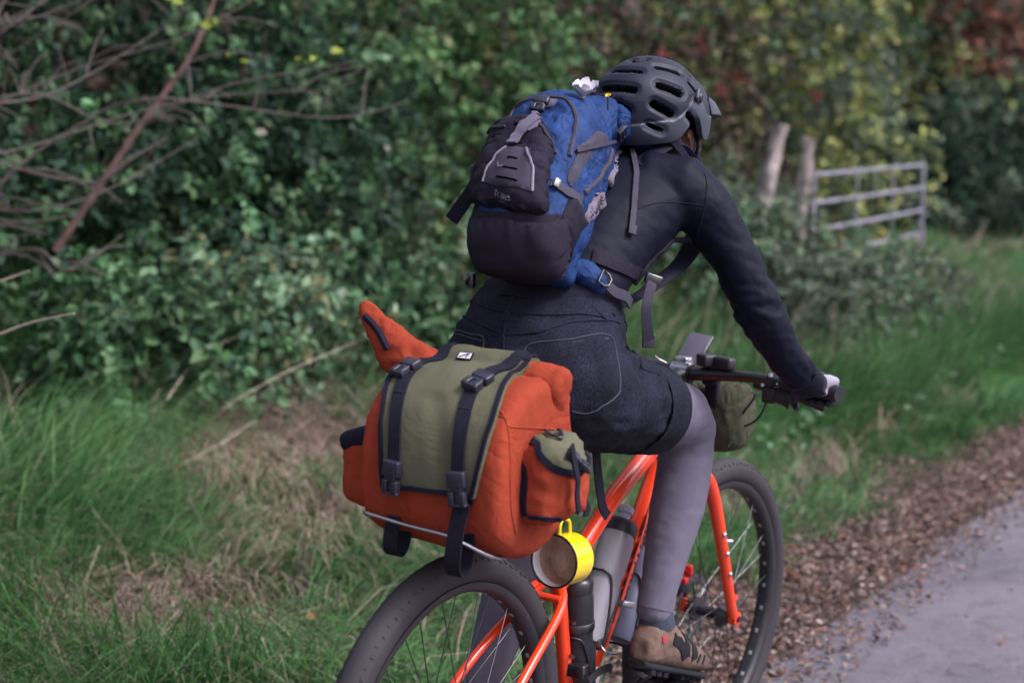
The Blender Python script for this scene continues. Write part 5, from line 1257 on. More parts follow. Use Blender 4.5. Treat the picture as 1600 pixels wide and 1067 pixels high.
outer = loft([sect(*s) for s in secs])
inner = loft([sect(*s) for s in (((.28, 1.19), (.20, 1.23), .085, -.03), ((.31, 1.22), (.20, 1.285), .088, -.03), ((.38, 1.28), (.28, 1.375), .080, .0), ((.46, 1.35), (.36, 1.460), .088, .03), ((.53, 1.41), (.42, 1.525), .088, .037), ((.565, 1.45), (.46, 1.553), .074, .030), ((.58, 1.475), (.50, 1.560), .046, .022))])
packg = fuse(join(outer, inner), .0060, 3)
packg = fold(packg, 8, .0045, (1, 1, 1), 4); packg = fold(packg, 17, .0045, (1.6, .7, .5), 8)
surf('pack', packg)
pack = Thing('backpack', 'blue and charcoal rucksack worn on the rider\'s back', 'backpack', (.26, PV, 1.165))
def pack_zone(c):
    best = None
    for B, F, hw, cv in secs:
        b, f = Vector((B[0], 0, B[1])), Vector((F[0], 0, F[1])); q = Vector((c.x, 0, c.z)); t = (q-b).dot(f-b)/(f-b).length_squared; d = (q-(b+(f-b)*t)).length
        if best is None or d < best[0]: best = (d, t)
    f = best[1]
    if c.z < 1.350 and f > .72: return 1
    if c.z < 1.488 and c.y > .035 and f > .30: return 2
    return 0
pack.part('pack_body', packg, [packblue, packpurple, packdark], mi=[pack_zone(sum((packg[0][i] for i in f), Vector())/len(f)) for f in packg[1]])
bcg = panel(P('bottom_comp'), 'pack', .003, .0055, 4, .0, .014)
surf('bottomc', bcg, True)
bc_ = pack.part('bottom_compartment', bcg, packpurple)
fpg = fold(panel(P('front_pocket'), 'pack', .004, .0055, 4, .001, .022), 20, .0035, seed=6)
surf('fpocket', fpg, True)
pack.part('front_pocket', fpg, packdark)
pack.part('compartment_edge', join(cord(P('box_edge'), .0028, 'pack', lift=.001)), packdark)
pack.part('pocket_hem', join(cord(P('pocket_hemR'), .0028, 'fpocket', lift=.002), cord(P('pocket_hemL'), .0028, 'fpocket', lift=.002)), packgrey)
gpg = panel(P('grey_panel'), 'fpocket', .0035, .008, 4, .0005, 0, False)
surf('gpanel', gpg, True)
stiffm = M('stiff_panel_fabric', (.040, .035, .052), .7, .1, 12, .2, 500, spec=.15)
gp = pack.part('stiff_panel', gpg, stiffm, smooth='auto')
def sub(n, g, m, par, **k): return mesh_obj(n, g, m, par, base=pack.base, **k)
sub('piping', join(cord(P('pipeL'), .0022, 'gpanel', lift=.001), cord(P('pipeR'), .0026, 'gpanel', lift=.001)), reflective, gp)
for k in ('slit1', 'slit2', 'slit3'): sub('slit', cord(P(k), .0016, 'gpanel', lift=.0012), helliner, gp)
q, nn = near('gpanel', P('logo')[0]); X = (P('slit2')[1]-P('slit2')[0]).normalized(); Y = nn.cross(X)
sub('print', join(rbox(q+nn*.001+X*.002, (.0052, .0014, .0004), 0, X+Y*.35, Y), rbox(q+nn*.001-X*.0035+Y*.003, (.0045, .001, .0004), 0, Y*-1+X*.5, X)), reflective, gp)
a = P('text'); q, nn = near('fpocket', (a[0]+a[1])/2); X = (a[1]-a[0]).normalized(); X = (X-nn*X.dot(nn)).normalized()
pack.part('lettering', wrap(text_geo('FUSE', q, X, nn.cross(X), .0125, .0004, stretch=1.9), 'fpocket', q, nn, .0012), reflective, smooth=False)
pack.part('lettering', wrap(rbox(q+X*.004-nn.cross(X)*.0085, (.016, .0007, .0003), 0, X, nn.cross(X)), 'fpocket', q, nn, .0010), reflective)
pack.part('zip_piping', cord(P('zip_arc'), .0045, 'pack', lift=.001), packgrey)
pack.part('zip_piping', cord(P('zip_low'), .0055, 'pack', lift=.001), packgrey)
t1 = pack.part('top_tab', panel(P('tab_top'), 'pack', .004, .008, 3, .004, 0, False), packlight, smooth='auto')
q, nn = near('pack', P('tab_dot')[0]); sub('stud', lathe([(.0055, .008), (.0055, .0105), (.003, .0105), (.003, .0095), (0, .0095)], q, nn, 16), trim, t1)
pack.part('fold_tab', panel(P('tab_fold'), 'fpocket', .003, .008, 3, .003, 0, False), packlight, smooth='auto')
pack.part('top_strap', strap(P('top_strap'), [.021, .022, .020], .0022, 'fpocket', .008), packlight)
a = P('top_buckle'); q, nn = near('pack', a[0]); pack.part('buckle', join(clip(q+nn*.014, nn, a[1]-a[0], .030, .034, .011)), buckle)
st = pack.part('compression_strap', strap(P('comp_strap'), .0185, .002, 'pack', .004), packgrey)
q, nn = near('pack', P('comp_buckle')[0]); sub('ladder_lock', join(rbox(q+nn*.009, (.006, .009, .003), .001, P('comp_strap')[1]-P('comp_strap')[0], nn.cross(P('comp_strap')[1]-P('comp_strap')[0]))), darksteel, st)
pack.part('mesh_pocket', panel(P('mesh_dark'), 'pack', .003, .009, 4, .001, 0), meshdark)
pack.part('side_wing', panel(P('wing'), 'pack', .003, .009, 3, .003, 0), packgrey)
pack.part('lower_side_pocket', panel(P('low_side'), 'pack', .003, .010, 4, .001, .004), packdark)
pack.part('load_strap', strap(P('load_strap'), .006, .002, 'pack', .006), packgrey)
a = P('load_buckle'); q, nn = near('pack', a[0]); d = (a[1]-a[0]).normalized(); sdv = nn.cross(d)
pack.part('buckle', join(rbox(q+nn*.012, (.016, .0030, .006), .002, d, sdv), rbox(q+nn*.012+sdv*.010, (.017, .0025, .005), .002, d, sdv), rbox(q+nn*.012-sdv*.009, (.017, .0025, .005), .002, d, sdv), rbox(q+nn*.012+d*.015, (.002, .011, .005), .001, d, sdv), rbox(q+nn*.012-d*.015, (.002, .011, .005), .001, d, sdv)), buckle, smooth='auto')
# ribbed back padding showing between pack and back: each ridge is real
def ribbed(name, lab):
    pg = panel(P(name), 'pack', .003, .004, 4, .003, .003); surf(name, pg, True); o = pack.part('back_padding', pg, meshpad)
    a, b, c, d = P(name+'_span'); rb = ([], [])
    for i in range(15):
        t = (i+.5)/15; p, q = a.lerp(b, t), c.lerp(d, t)
        rb = join(rb, cord([p, p.lerp(q, .5), q], .0013, name, 3, .0005, 5))
    r = sub('rib', rb, packgrey, o); r['kind'] = 'stuff'
ribbed('pad_hi', 'upper'); ribbed('pad_lo', 'lower')
# lid hood and shoulder strap in blue, near the helmet
hood = fold(fuse(join(tube(spline([(.48, -.020, 1.520), (.545, -.032, 1.505), (.60, -.050, 1.487), (.635, -.065, 1.470), (.662, -.078, 1.452)], 6), [.030, .034, .030, .020, .008], 18, flat=.8),
        tube(spline([(.50, .02, 1.535), (.55, .01, 1.53), (.60, -.01, 1.51)], 6), [.030, .030, .02], 14, flat=.7)), .0055, 3), 22, .004, seed=12)
pack.part('shoulder_hood', hood, packblue)
for s in (-1, 1):
    sp = [(.50, s*.07, 1.43), (.62, s*.085, 1.475), (.70, s*.10, 1.40), (.68, s*.125, 1.32), (.60, s*.135, 1.25), (.47, s*.13, 1.20), (.36, s*.12, 1.17)]
    pack.part('shoulder_strap', tube(spline(sp, 7), [.020, .028, .028, .024, .018, .012], 12, flat=.35, side=(0, 1, 0)), trim)


# ================================================================== the rider
ppl = Thing('person', 'rider in black jersey, denim shorts and grey tights leaning over the handlebar', 'person', (.25, 0, .95))
HC = Vector((.638, -.018, 1.530))
RS = [((.55, -.07, 1.385), .080, .080), ((.575, -.135, 1.385), .074, .072), ((.590, -.180, 1.350), .060, .060), ((.602, -.212, 1.300), .052, .053), ((.612, -.240, 1.255), .0475, .049), ((.622, -.264, 1.205), .046, .047), ((.632, -.285, 1.160), .0455, .047), ((.655, -.308, 1.110), .0405, .041), ((.680, -.325, 1.068), .0365, .037), ((.715, -.340, 1.035), .0335, .034), ((.752, -.348, 1.008), .030, .031)]
def scl(st, f, mir=False):
    return [((s[0][0], -s[0][1] if mir else s[0][1], s[0][2]),)+tuple(x*f for x in s[1:]) for s in st]
TS = [((.262, 0, 1.08), .150, .108), ((.300, 0, 1.160), .137, .094), ((.355, 0, 1.225), .138, .094), ((.43, -.002, 1.290), .146, .098), ((.51, -.008, 1.342), .158, .100), ((.58, -.010, 1.378), .160, .090), ((.635, -.012, 1.410), .120, .072), ((.672, -.016, 1.440), .066, .058)]
LR = [((.28, -.095, .995), .088), ((.42, -.12, .972), .080), ((.54, -.13, .948), .073), ((.620, -.13, .928), .067), ((.660, -.13, .893), .0615), ((.664, -.13, .845), .057), ((.655, -.13, .795), .057), ((.636, -.13, .735), .0565), ((.610, -.13, .675), .050), ((.585, -.13, .615), .042), ((.564, -.13, .560), .037), ((.552, -.13, .520), .037)]
LL = [((.28, .095, .985), .088), ((.34, .11, .88), .080), ((.40, .12, .78), .071), ((.437, .122, .715), .063), ((.448, .123, .670), .058), ((.430, .124, .620), .056), ((.400, .125, .545), .056), ((.365, .127, .470), .049), ((.335, .129, .410), .041), ((.305, .13, .350), .036), ((.290, .13, .315), .036)]
# the body itself: one surface from head to ankles
head = []
HD = Vector((.662, -.018, 1.492)); 
for w, fu, hl, hw in ((-.108, .040, .030, .028), (-.095, .034, .050, .042), (-.07, .020, .074, .056), (-.04, .008, .088, .066), (-.01, .0, .096, .072), (.02, -.002, .098, .074), (.05, -.004, .094, .071), (.08, -.006, .075, .058), (.098, -.006, .045, .036), (.106, -.006, .012, .012)):
    head.append(ring(HD+Vector((fu, 0, w)), (1, 0, 0), (0, 1, 0), hl, hw, 28, 2.2))
face = join(loft(head), tube([HD+Vector((.092, 0, .022)), HD+Vector((.112, 0, -.012)), HD+Vector((.100, 0, -.022))], [.009, .013, .010], 12),
            tube([HD+Vector((.085, -.035, .034)), HD+Vector((.094, 0, .036)), HD+Vector((.085, .035, .034))], .008, 10),
            tube([HD+Vector((.088, -.020, -.052)), HD+Vector((.096, 0, -.052)), HD+Vector((.088, .020, -.052))], .007, 10),
            limb([((.645, -.014, 1.415), .052, .054), ((.672, -.018, 1.455), .050, .052), ((.690, -.02, 1.49), .050, .055)]))
bodyg = join(face, limb(scl(TS, .88)), limb(scl(RS, .82)), limb(scl(RS, .82, True)), limb(scl(LR, .9)), limb(scl(LL, .9)),
             limb([((.27, 0, 1.08), .13, .09), ((.25, 0, 1.0), .145, .10), ((.25, 0, .96), .13, .09)]))
for s in (-1, 1):
    bodyg = join(bodyg, tube([(.74, s*.348, 1.015), (.775, s*.352, 1.005), (.80, s*.352, 1.004)], [.026, .028, .022], 12))
bodyf = fuse(bodyg, .0075, 4)
ppl.part('body', bodyf, skin)
for s in (-1, 1):
    e0 = HD+Vector((.012, s*.074, -.012))
    er = []
    er = join(tube([e0+Vector((.010*math.cos(t)-.006, s*(.006+.008*max(0, math.cos(t+2.4))), .027*math.sin(t)-.004)) for t in np.linspace(-2.2, 2.6, 16)], [.005, .0058, .005, .007], 8), tube([e0+Vector((.0, 0, -.012)), e0+Vector((-.004, s*.006, .012))], .009, 8))
    ppl.part('ear', fuse(er, .003, 3), skin)
    ppl.part('eye', lathe([(.0, -.011), (.008, -.008), (.011, 0), (.008, .008), (0, .011)], HD+Vector((.078, s*.030, .018)), (1, 0, 0), 14), enamelw)
# hair: strands laid back from the temples into a nape roll
hr = ([], [])
rnd = random.Random(5)
cap = []
for w, hl, hw in ((-.055, .060, .066), (-.03, .082, .078), (.0, .098, .081), (.04, .102, .080), (.07, .088, .066), (.095, .05, .04)):
    cap.append(ring(HD+Vector((-.016, 0, w)), (1, 0, 0), (0, 1, 0), hl, hw, 24, 2.2))
hr = loft(cap)
for i in range(150):
    s = rnd.choice((-1, -1, 1)); a = rnd.uniform(0, 1)
    p0 = HD+Vector((.055-.10*a, s*(.074+.006*rnd.random()), .03-.06*a*rnd.random())); p1 = HD+Vector((-.03-.04*a, s*(.076-.01*a), -.025-.03*rnd.random())); p2 = HD+Vector((-.095, s*.035*rnd.random(), -.055-.03*rnd.random()))
    hr = join(hr, tube(spline([p0, p1, p2], 4), [.0022, .0032, .0022], 5))
for i in range(40):
    p = HD+Vector((.03+.02*rnd.random(), -.078, .0+.02*rnd.random())); q = p+Vector((rnd.uniform(-.01, .015), -.004*rnd.random(), -.03-.02*rnd.random()))
    hr = join(hr, tube([p, p.lerp(q, .5)+Vector((.006, -.003, 0)), q], [.0018, .0022, .001], 5))
for i in range(60):
    t = rnd.uniform(0, 6.28); p = HD+Vector((-.088, -.030, -.050)); r = rnd.uniform(.010, .026)
    pts = [p+Vector((-.008+.010*math.sin(t+k), r*math.cos(t+k*1.1)*1.2, r*math.sin(t+k*1.1))) for k in range(4)]
    hr = join(hr, tube(spline(pts, 3), .0026, 5))
ppl.part('hair', hr, hairm)
# jersey
sg_ = join(limb(TS, 28), limb(RS, 20), limb(scl(RS, 1, True), 20), limb([((.28, 0, 1.12), .146, .10), ((.255, 0, 1.06), .15, .10)]))
shirtg = fuse(sg_, .0068, 7)
def wrinkle(v):
    p = Vector(v); a = 0
    # creases round the bent elbow and the cuff, drag lines across the lower back
    for s in (-1, 1):
        d = (p-Vector((.64, s*.287, 1.155))).length
        a += .009*math.exp(-(d/.075)**2)*(1-2*abs(fbm((p.x*1.2+p.z*.9, p.y*.6, p.z*1.8), 17, 3)))*.9
        d = (p-Vector((.73, s*.342, 1.03))).length
        a += .007*math.exp(-(d/.06)**2)*(1-2*abs(fbm((p.x*1.4+p.z*1.4, p.y*.5, p.z), 26, 5)))
        d = (p-Vector((.585, s*.15, 1.33))).length
        a += .006*math.exp(-(d/.09)**2)*fbm((p.x*2.2, p.y*1.0, p.z*2.2), 16, 7)
    a += .0020*(1-2*abs(fbm((p.x*1.5+p.z*1.5, p.y*.45, (p.z-p.x)*.8), 13, 1)))*(1 if p.z < 1.38 else .45)
    return a-.001
shirtg = displace(shirtg, wrinkle)
surf('shirt', shirtg)
sh_ = ppl.part('jersey', shirtg, shirt)
def subp(n, g, m, par, **k): return mesh_obj(n, g, m, par, base=ppl.base, **k)
subp('seam', join(cord(P('seam_sleeve'), .0012, 'shirt', lift=.0004), cord(P('seam_back'), .0011, 'shirt', lift=.0003)), packdark, sh_)
subp('collar', tube([Vector((.668, -.016, 1.445))+Vector((-.002+.048*math.cos(t), .052*math.sin(t), -.016*math.cos(t)+.006)) for t in np.linspace(0, 2*math.pi, 30, endpoint=False)], .009, 10, True), packgrey if False else shirt, sh_)
for s in (-1, 1): subp('cuff', tube([Vector((.728, s*.343, 1.026)), Vector((.762, s*.350, 1.002))], [.0355, .0345], 20), shirt, sh_)
# tights
tgt = fold(fuse(join(limb(LR, 24), limb(LL, 24)), .0065, 5), 20, .0011, (1, 1, 1.8), 3)
ppl.part('tights', tgt, tights)
ppl.part('tights_cuff', tube([(.566, -.13, .566), (.556, -.13, .536)], [.0395, .0385], 24), tights)
ppl.part('tights_cuff', tube([(.308, .13, .357), (.296, .13, .328)], [.040, .039], 24), tights)
# denim shorts
hg_ = join(limb([((.322, 0, 1.178), .139, .098), ((.302, 0, 1.140), .152, .108), ((.272, 0, 1.085), .168, .122), ((.245, 0, 1.035), .178, .128), ((.240, 0, .995), .172, .115), ((.255, 0, .965), .14, .085)], 30, 2.3),
           limb([((.225, -.090, 1.020), .100, .104), ((.30, -.108, 1.000), .100, .100), ((.37, -.118, .985), .096, .094), ((.43, -.124, .972), .092, .088), ((.475, -.128, .962), .089, .085)], 24),
           limb([((.225, .085, 1.015), .098, .108), ((.29, .10, .965), .102, .108), ((.33, .11, .90), .100, .102), ((.365, .115, .835), .098, .098)], 24))
shg = fuse(hg_, .0068, 6)
def denimw(v):
    p = Vector(v); a = .0035*(1-2*abs(fbm((p.x*.7, p.y*.5, p.z*2.0), 9, 2)))+.003*(1-2*abs(fbm((p.x*.8+p.z, p.y*.6, p.z*1.4-p.x*.5), 21, 22)))*(1 if p.z < .99 or p.x > .33 else .4)
    d = (p-Vector((.36, -.17, 1.06))).length
    a += .007*math.exp(-(d/.08)**2)*(1-2*abs(fbm((p.x*2.2-p.z*.6, p.y*.4, p.z*.7+p.x*.3), 11, 9)))
    return a
shg = displace(shg, denimw)
surf('shorts', shg)
sho = ppl.part('shorts', shg, denim)
cg = limb([((.415, -.124, .974), .0965, .0935), ((.44, -.126, .969), .0970, .0935), ((.492, -.129, .957), .0945, .0905)], 40)
n_ = 40; cu = (cg[0][2*n_:-2*n_], [f for f in loft([cg[0][i*n_:(i+1)*n_] for i in range(2, len(cg[0])//n_-2)], False)[1]])
cin = limb([((.415, -.124, .974), .092, .089), ((.44, -.126, .969), .0925, .089), ((.492, -.129, .957), .0895, .0855)], 40)
ci = (cin[0][2*n_:-2*n_], cu[1])
rim_a = loft([cu[0][-n_:], ci[0][-n_:]], False)
surf('cuff', (cu[0], cu[1]))
subp('turn_up', displace(join(cu, ci, rim_a), lambda v: .0025*fbm(v, 18, 4)), denim, sho)
subp('turn_up', tube([(.345, .113, .875), (.362, .115, .838)], [.104, .103], 32), denim, sho)
subp('waistband', join(strap(P('wband'), .036, .002, 'shorts', .001, k=8)), denim, sho)
def st(k, r=.0012, l=.0006, s='shorts'): return cord(P(k), r, s, 8, l)
subp('stitching', join(st('wb_low'), st('yoke'), st('yokeL'), st('centre'), st('pocketR'), st('pocketR2'), st('pocketL'), st('pocketL2'), st('sideseam')), stitch, sho)
subp('seam', join(*[cord(P(k), .0026, 'shorts', 8, .0003) for k in ('yoke', 'yokeL', 'centre', 'sideseam', 'wb_low')]), denim, sho)
for k in ('loopC', 'loopR'): subp('belt_loop', strap(P(k), .012, .0022, 'shorts', .002), denim, sho)
subp('back_pocket', panel(P('pocketR_area'), 'shorts', .002, .010, 4, .0005), denim, sho)
subp('label', strap(P('shorts_tag'), .008, .001, 'shorts', .010), whitem, sho)
# shoes
def shoe(heel, toe, lab, fl=1):
    heel, toe = Vector(heel), Vector(toe); d = (toe-heel).normalized(); up = Vector((0, 0, 1)); up = (up-d*up.dot(d)).normalized(); L_ = (toe-heel).length; sdv = up.cross(d)
    R_ = []
    for t, hw, lo, hi in ((-.02, .018, -.018, .028), (.02, .030, -.022, .050), (.10, .036, -.024, .066), (.22, .038, -.024, .074), (.34, .038, -.024, .070), (.48, .040, -.024, .052), (.64, .046, -.024, .040), (.78, .049, -.023, .032), (.90, .042, -.020, .024), (.97, .028, -.016, .014), (1.0, .012, -.012, .004)):
        c = heel+d*(t*L_)+up*((lo+hi)/2); R_.append(ring(c, sdv, up, hw, (hi-lo)/2, 24, 2.5))
    g = fold(fuse(loft(R_), .004, 3), 40, .0016)
    nm = 'shoe'+lab; surf(nm, g)
    o = ppl.part('shoe', g, shoe_tan)
    so = []
    for t, hw in ((-.03, .020), (.02, .034), (.12, .038), (.35, .036), (.5, .038), (.66, .050), (.82, .052), (.94, .038), (1.02, .012)):
        so.append(ring(heel+d*(t*L_)+up*(-.026), sdv, up, hw, .0085, 20, 3))
    subp('sole', loft(so), shoe_dark, o)
    for t in np.linspace(.02, .96, 12):
        pass
    studs = ([], [])
    for t in (.05, .15, .27, .58, .68, .78, .88):
        for s in (-1, 1): studs = join(studs, rbox(heel+d*(t*L_)+sdv*(s*.024)-up*.037, (.009, .009, .006), .002, d, sdv))
    subp('tread_blocks', studs, shoe_dark, o)['kind'] = 'stuff'
    for t in (.44, .56):
        for dd in (0,): 
            subp('closure_strap', strap([heel+d*(t*L_)+sdv*.06+up*.0, heel+d*(t*L_)+sdv*.03+up*.06, heel+d*((t+.03)*L_)-sdv*.03+up*.06, heel+d*((t+.03)*L_)-sdv*.06+up*.005], .020, .002, nm, .001), shoe_dark, o)
    subp('side_panel', strap([heel+d*(.22*L_)-sdv*.05+up*.040, heel+d*(.36*L_)-sdv*.05+up*.030, heel+d*(.47*L_)-sdv*.05+up*.004], .022, .002, nm, .001), shoe_dark, o)
    subp('heel_patch', strap([heel+d*(.05*L_)-sdv*.05+up*.045, heel+d*(.08*L_)-sdv*.05+up*.028], .012, .0015, nm, .001), shoe_red, o)
    for t in (.60, .68, .76): subp('vent', cord([heel+d*(t*L_)-sdv*.05+up*.018, heel+d*((t-.03)*L_)-sdv*.05+up*.0], .003, nm), shoe_dark, o)
    c = heel+d*(.18*L_)+up*.066
    ank = Vector((.553, -.130, .545)) if lab == 'R' else Vector((.293, .130, .335))
    subp('sock', tube([c-up*.012, c.lerp(ank, .5), ank], [.038, .036, .0345], 20), sockm, o)
shoe((.500, -.132, .462), (.742, -.142, .378), 'R')
shoe((.238, .135, .300), (.486, .140, .268), 'L')
# gloved hands round the grips
def hand(s):
    g0 = Rst @ bar_pt(s*.352); inn = (Rst @ bar_pt(s*.30)-Rst @ bar_pt(s*.395)).normalized(); wr = Vector((.757, s*.349, 1.006))
    f = Vector((1, 0, 0)); up = Vector((0, 0, 1))
    kn = [g0+inn*(.033-.021*i)+f*(.022-.002*i)+up*(.022-.002*i) for i in range(4)]
    palm = join(limb([(tuple(wr), .027, .023), (tuple(wr.lerp(g0+up*.022, .4)), .034, .022), (tuple(g0+up*.023-f*.012), .042, .018), (tuple(g0+up*.021+f*.016), .040, .013)], 18, 2.4),
                tube([g0-f*.022+up*.012+inn*.03, g0-f*.026+up*.002, g0-f*.02+up*.010-inn*.03], .014, 12))
    fing = ([], [])
    for i, k in enumerate(kn):
        r = (.0098, .0100, .0096, .0086)[i]; ln = (1, 1.08, 1.02, .85)[i]; b = g0+inn*(.033-.021*i)
        fing = join(fing, tube(spline([k-f*.02, k, b+f*(.030*ln)+up*.004, b+f*(.024*ln)-up*.020, b+f*.003-up*.0275*ln, b-f*.012-up*.022], 5), [r, r*1.08, r, r*.95, r*.9, r*.72], 12))
    b = g0+inn*.040
    thumb = tube(spline([b-f*.030+up*.010-inn*.01, b-f*.022-up*.006+inn*.006, b-f*.008-up*.024+inn*.012, b+f*.012-up*.027+inn*.016], 5), [.0135, .0125, .011, .008], 12)
    G = fuse(join(palm, thumb, fing), .0036, 2)
    surf('hand', G)
    mi = []
    for fc in G[1]:
        c = sum((G[0][i] for i in fc), Vector())/len(fc); r = c-g0
        lat = r.dot(inn)
        mi.append(1 if (r.z > .010 and abs(lat+.006) < .012 and r.x > -.05) or (lat < -.030 and r.z > -.012 and r.x > -.035) or (r.z > .012 and r.x > .018) else 0)
    gl = ppl.part('glove', G, [glove_d, glove_l], mi=mi)
    subp('glove_cuff', tube([wr-Vector((.012, 0, -.006)), wr+Vector((.020, 0, -.002))], [.031, .030], 18), glove_d, gl)
hand(-1); hand(1)

# ------------------------------------------------------------------ helmet
HF = Vector((.995, -.055, -.055)).normalized(); HU = (Vector((.055, 0, 1))-HF*HF.dot(Vector((.055, 0, 1)))).normalized(); HL = HU.cross(HF)
def hel(a, b, c): return HC+HF*a+HL*b+HU*c
ra, rb_, rc_ = .149, .116, .120
core = []
for i in range(1, 30):
    th = math.pi*i/30*.80; core.append([hel(ra*math.sin(th)*math.cos(p), rb_*math.sin(th)*math.sin(p), rc_*math.cos(th)) for p in np.linspace(0, 2*math.pi, 48, endpoint=False)])
surf('helmet', loft(core))
vents = []
for k, hw in (('v1', .0075), ('v2', .0075), ('v3', .0095), ('v4', .0105), ('v5', .0105), ('v6', .009), ('v7', .0085), ('v8', .0085), ('v9', .005), ('v10', .008), ('v11', .004)):
    a, b = P(k)
    for m in (0, 1):
        la = [Vector(((q-HC).dot(HF), (q-HC).dot(HL)*(-1 if m else 1), (q-HC).dot(HU))) for q in (a, b)]
        vents.append((la[0], la[1], hw))
def vent_d(p):
    best = 9
    for a, b, hw in vents:
        ab = b-a; t = max(0, min(1, (p-a).dot(ab)/ab.length_squared)); d = (p-(a+ab*t)).length-hw*.8
        if d < best: best = d
    return best
NT, NP = 150, 300
hv = []; hm = []; hf = []
for j in range(NT+1):
    for i in range(NP):
        ph = 2*math.pi*i/NP   # 0 = front
        cf = math.cos(ph)
        lim = rad(111-9*max(0, cf)**2+17*max(0, -cf)**1.2) - rad(21)*math.exp(-((abs(math.atan2(math.sin(ph), cf))-rad(94))/rad(12))**2)
        th = lim*j/NT; band = lim-rad(24)
        p = Vector((ra*math.sin(th)*cf, rb_*math.sin(th)*math.sin(ph), rc_*math.cos(th)))
        nrm = Vector((p.x/ra**2, p.y/rb_**2, p.z/rc_**2)).normalized()
        tail = max(0, -cf)*max(0, (th-rad(80))/rad(40)); p = p*(1-.10*tail)
        d = vent_d(p); off = .004*math.sin(th*7+math.cos(2*ph))*.35
        if th > band: off += .0035*min(1, (th-band)/.03)
        off -= .004*max(0, min(1, (.0085-d)/.006))
        off -= .026*max(0, min(1, (.0002-d)/.0022))
        if j == NT: off -= .012
        hv.append(p+nrm*off); hm.append((d, th > band))
for j in range(NT):
    for i in range(NP):
        hf.append((j*NP+i, (j+1)*NP+i, (j+1)*NP+(i+1) % NP, j*NP+(i+1) % NP))
mi = []
for f in hf:
    d = sum(hm[i][0] for i in f)/4; mi.append(2 if d < -.0004 else (1 if hm[f[0]][1] else 0))
helm = ppl.part('helmet', ([hel(*p) for p in hv], hf), [helmatt, helgrey, helliner], mi=mi)
inn_ = [[hel((ra-.03)*math.sin(t)*math.cos(p), (rb_-.028)*math.sin(t)*math.sin(p), (rc_-.028)*math.cos(t)) for p in np.linspace(0, 2*math.pi, 40, endpoint=False)] for t in np.linspace(.02, 1.75, 18)]
subp('liner', loft(inn_, False), helliner, helm)
# peak with side mounts
vz = []
for k, t in enumerate(np.linspace(-1, 1, 29)):
    ang = t*rad(66); tip = 1-abs(t)**2.2; th0 = rad(66+4*abs(t))
    base = Vector((ra*math.sin(th0)*math.cos(ang), rb_*math.sin(th0)*math.sin(ang), rc_*math.cos(th0)))*1.035
    a0 = hel(*base); a1 = hel(base.x+.018+.082*tip, base.y*(1-.10*tip), base.z-.030-.010*tip+.012*abs(math.sin(ang*2.5)))
    th_ = HU*.0024
    vz.append([a0+th_*1.6, a0.lerp(a1, .5)+th_*2.6+HU*.006*tip, a1+th_, a1-th_, a0.lerp(a1, .5)-th_*.4, a0-th_*2])
pk_ = subp('peak', loft(vz), helgrey, helm)
sp_ = P('screw')[0]; sl = Vector(((sp_-HC).dot(HF), (sp_-HC).dot(HL), (sp_-HC).dot(HU)))
for s in (-1, 1):
    c = hel(sl.x, -sl.y*s*-1 if s < 0 else -sl.y, sl.z); c = hel(sl.x, abs(sl.y)*s, sl.z); od = (HL*s*.9+HF*.35).normalized()
    e1 = hel(sl.x+.050, abs(sl.y)*s*.80, sl.z-.034)
    subp('peak_mount', rbox(c.lerp(e1, .35)+od*.006, ((e1-c).length*.62, .0035, .013), .003, e1-c, od), helgrey, helm)
    subp('screw', join(lathe([(.0105, 0), (.0105, .012), (.0085, .0145), (.004, .0145), (.004, .012), (0, .012)], c, od, 20)), buckle, helm)
q, nn = near('helmet', P('hlogo')[0]); X = (P('hlogo')[1]-P('hlogo')[0]).normalized(); X = (X-nn*nn.dot(X)).normalized()
subp('print', text_geo('BELL', q+nn*.0035, X, nn.cross(X), .011, .0004, stretch=1.3), packgrey, helm, smooth=False)
for s in (-1, 1):
    subp('chin_strap', strap([hel(.040, s*.092, -.030), hel(.048, s*.090, -.065), hel(.062, s*.062, -.112), hel(.075, 0, -.135)], .019, .0018, nrm=(.6, s*.8, -.2)), trim, helm)
    subp('chin_strap', strap([hel(-.060, s*.088, -.045), hel(-.005, s*.092, -.075), hel(.050, s*.078, -.095)], .016, .0016, nrm=(-.1, s*1, -.1)), trim, helm)
ppl.part('face_mask', fuse(join(tube(spline([HD+Vector((.02, -.076, -.045)), HD+Vector((.075, -.055, -.06)), HD+Vector((.104, 0, -.055)), HD+Vector((.075, .055, -.06)), HD+Vector((.02, .076, -.045))], 6), .022, 14)), .006, 3), trim, label='black buff pulled over the chin')

# ------------------------------------------------------------------ straps of the rucksack lying on the rider
pack.part('hanging_strap', strap(P('hang_load'), [.0105, .0105, .0115], .0014, 'shirt', .006), packgrey)
e_ = P('hang_load')[-1]; q, nn = near('shirt', e_); pack.part('strap_end', rbox(q+nn*.009, (.010, .008, .0025), .001, P('hang_load')[-1]-P('hang_load')[-2], nn.cross(P('hang_load')[-1]-P('hang_load')[-2])), packgrey)
pack.part('hip_belt', strap(P('hipbelt'), [.030, .026, .022], .003, 'shirt', .003, k=8), packdark)
fin = panel(P('hipfin'), 'shirt', .005, .010, 3, .012, .010); surf('fin', fin)
pack.part('hip_fin', fold(fin, 22, .003), packblue)
hs_ = pack.part('hip_strap', strap(P('hipstrap'), .0195, .0022, 'shirt', .022), packgrey)
a = P('dring2'); q, nn = near('shirt', a[0]); q = q+nn*.030; d = (a[1]-a[0]).normalized(); sd_ = nn.cross(d)
sub('d_ring', tube([q+sd_*.014-d*.008, q+sd_*.014+d*.006, q+sd_*.007+d*.014, q-sd_*.007+d*.014, q-sd_*.014+d*.006, q-sd_*.014-d*.008], .0024, 8, True), darksteel, hs_)
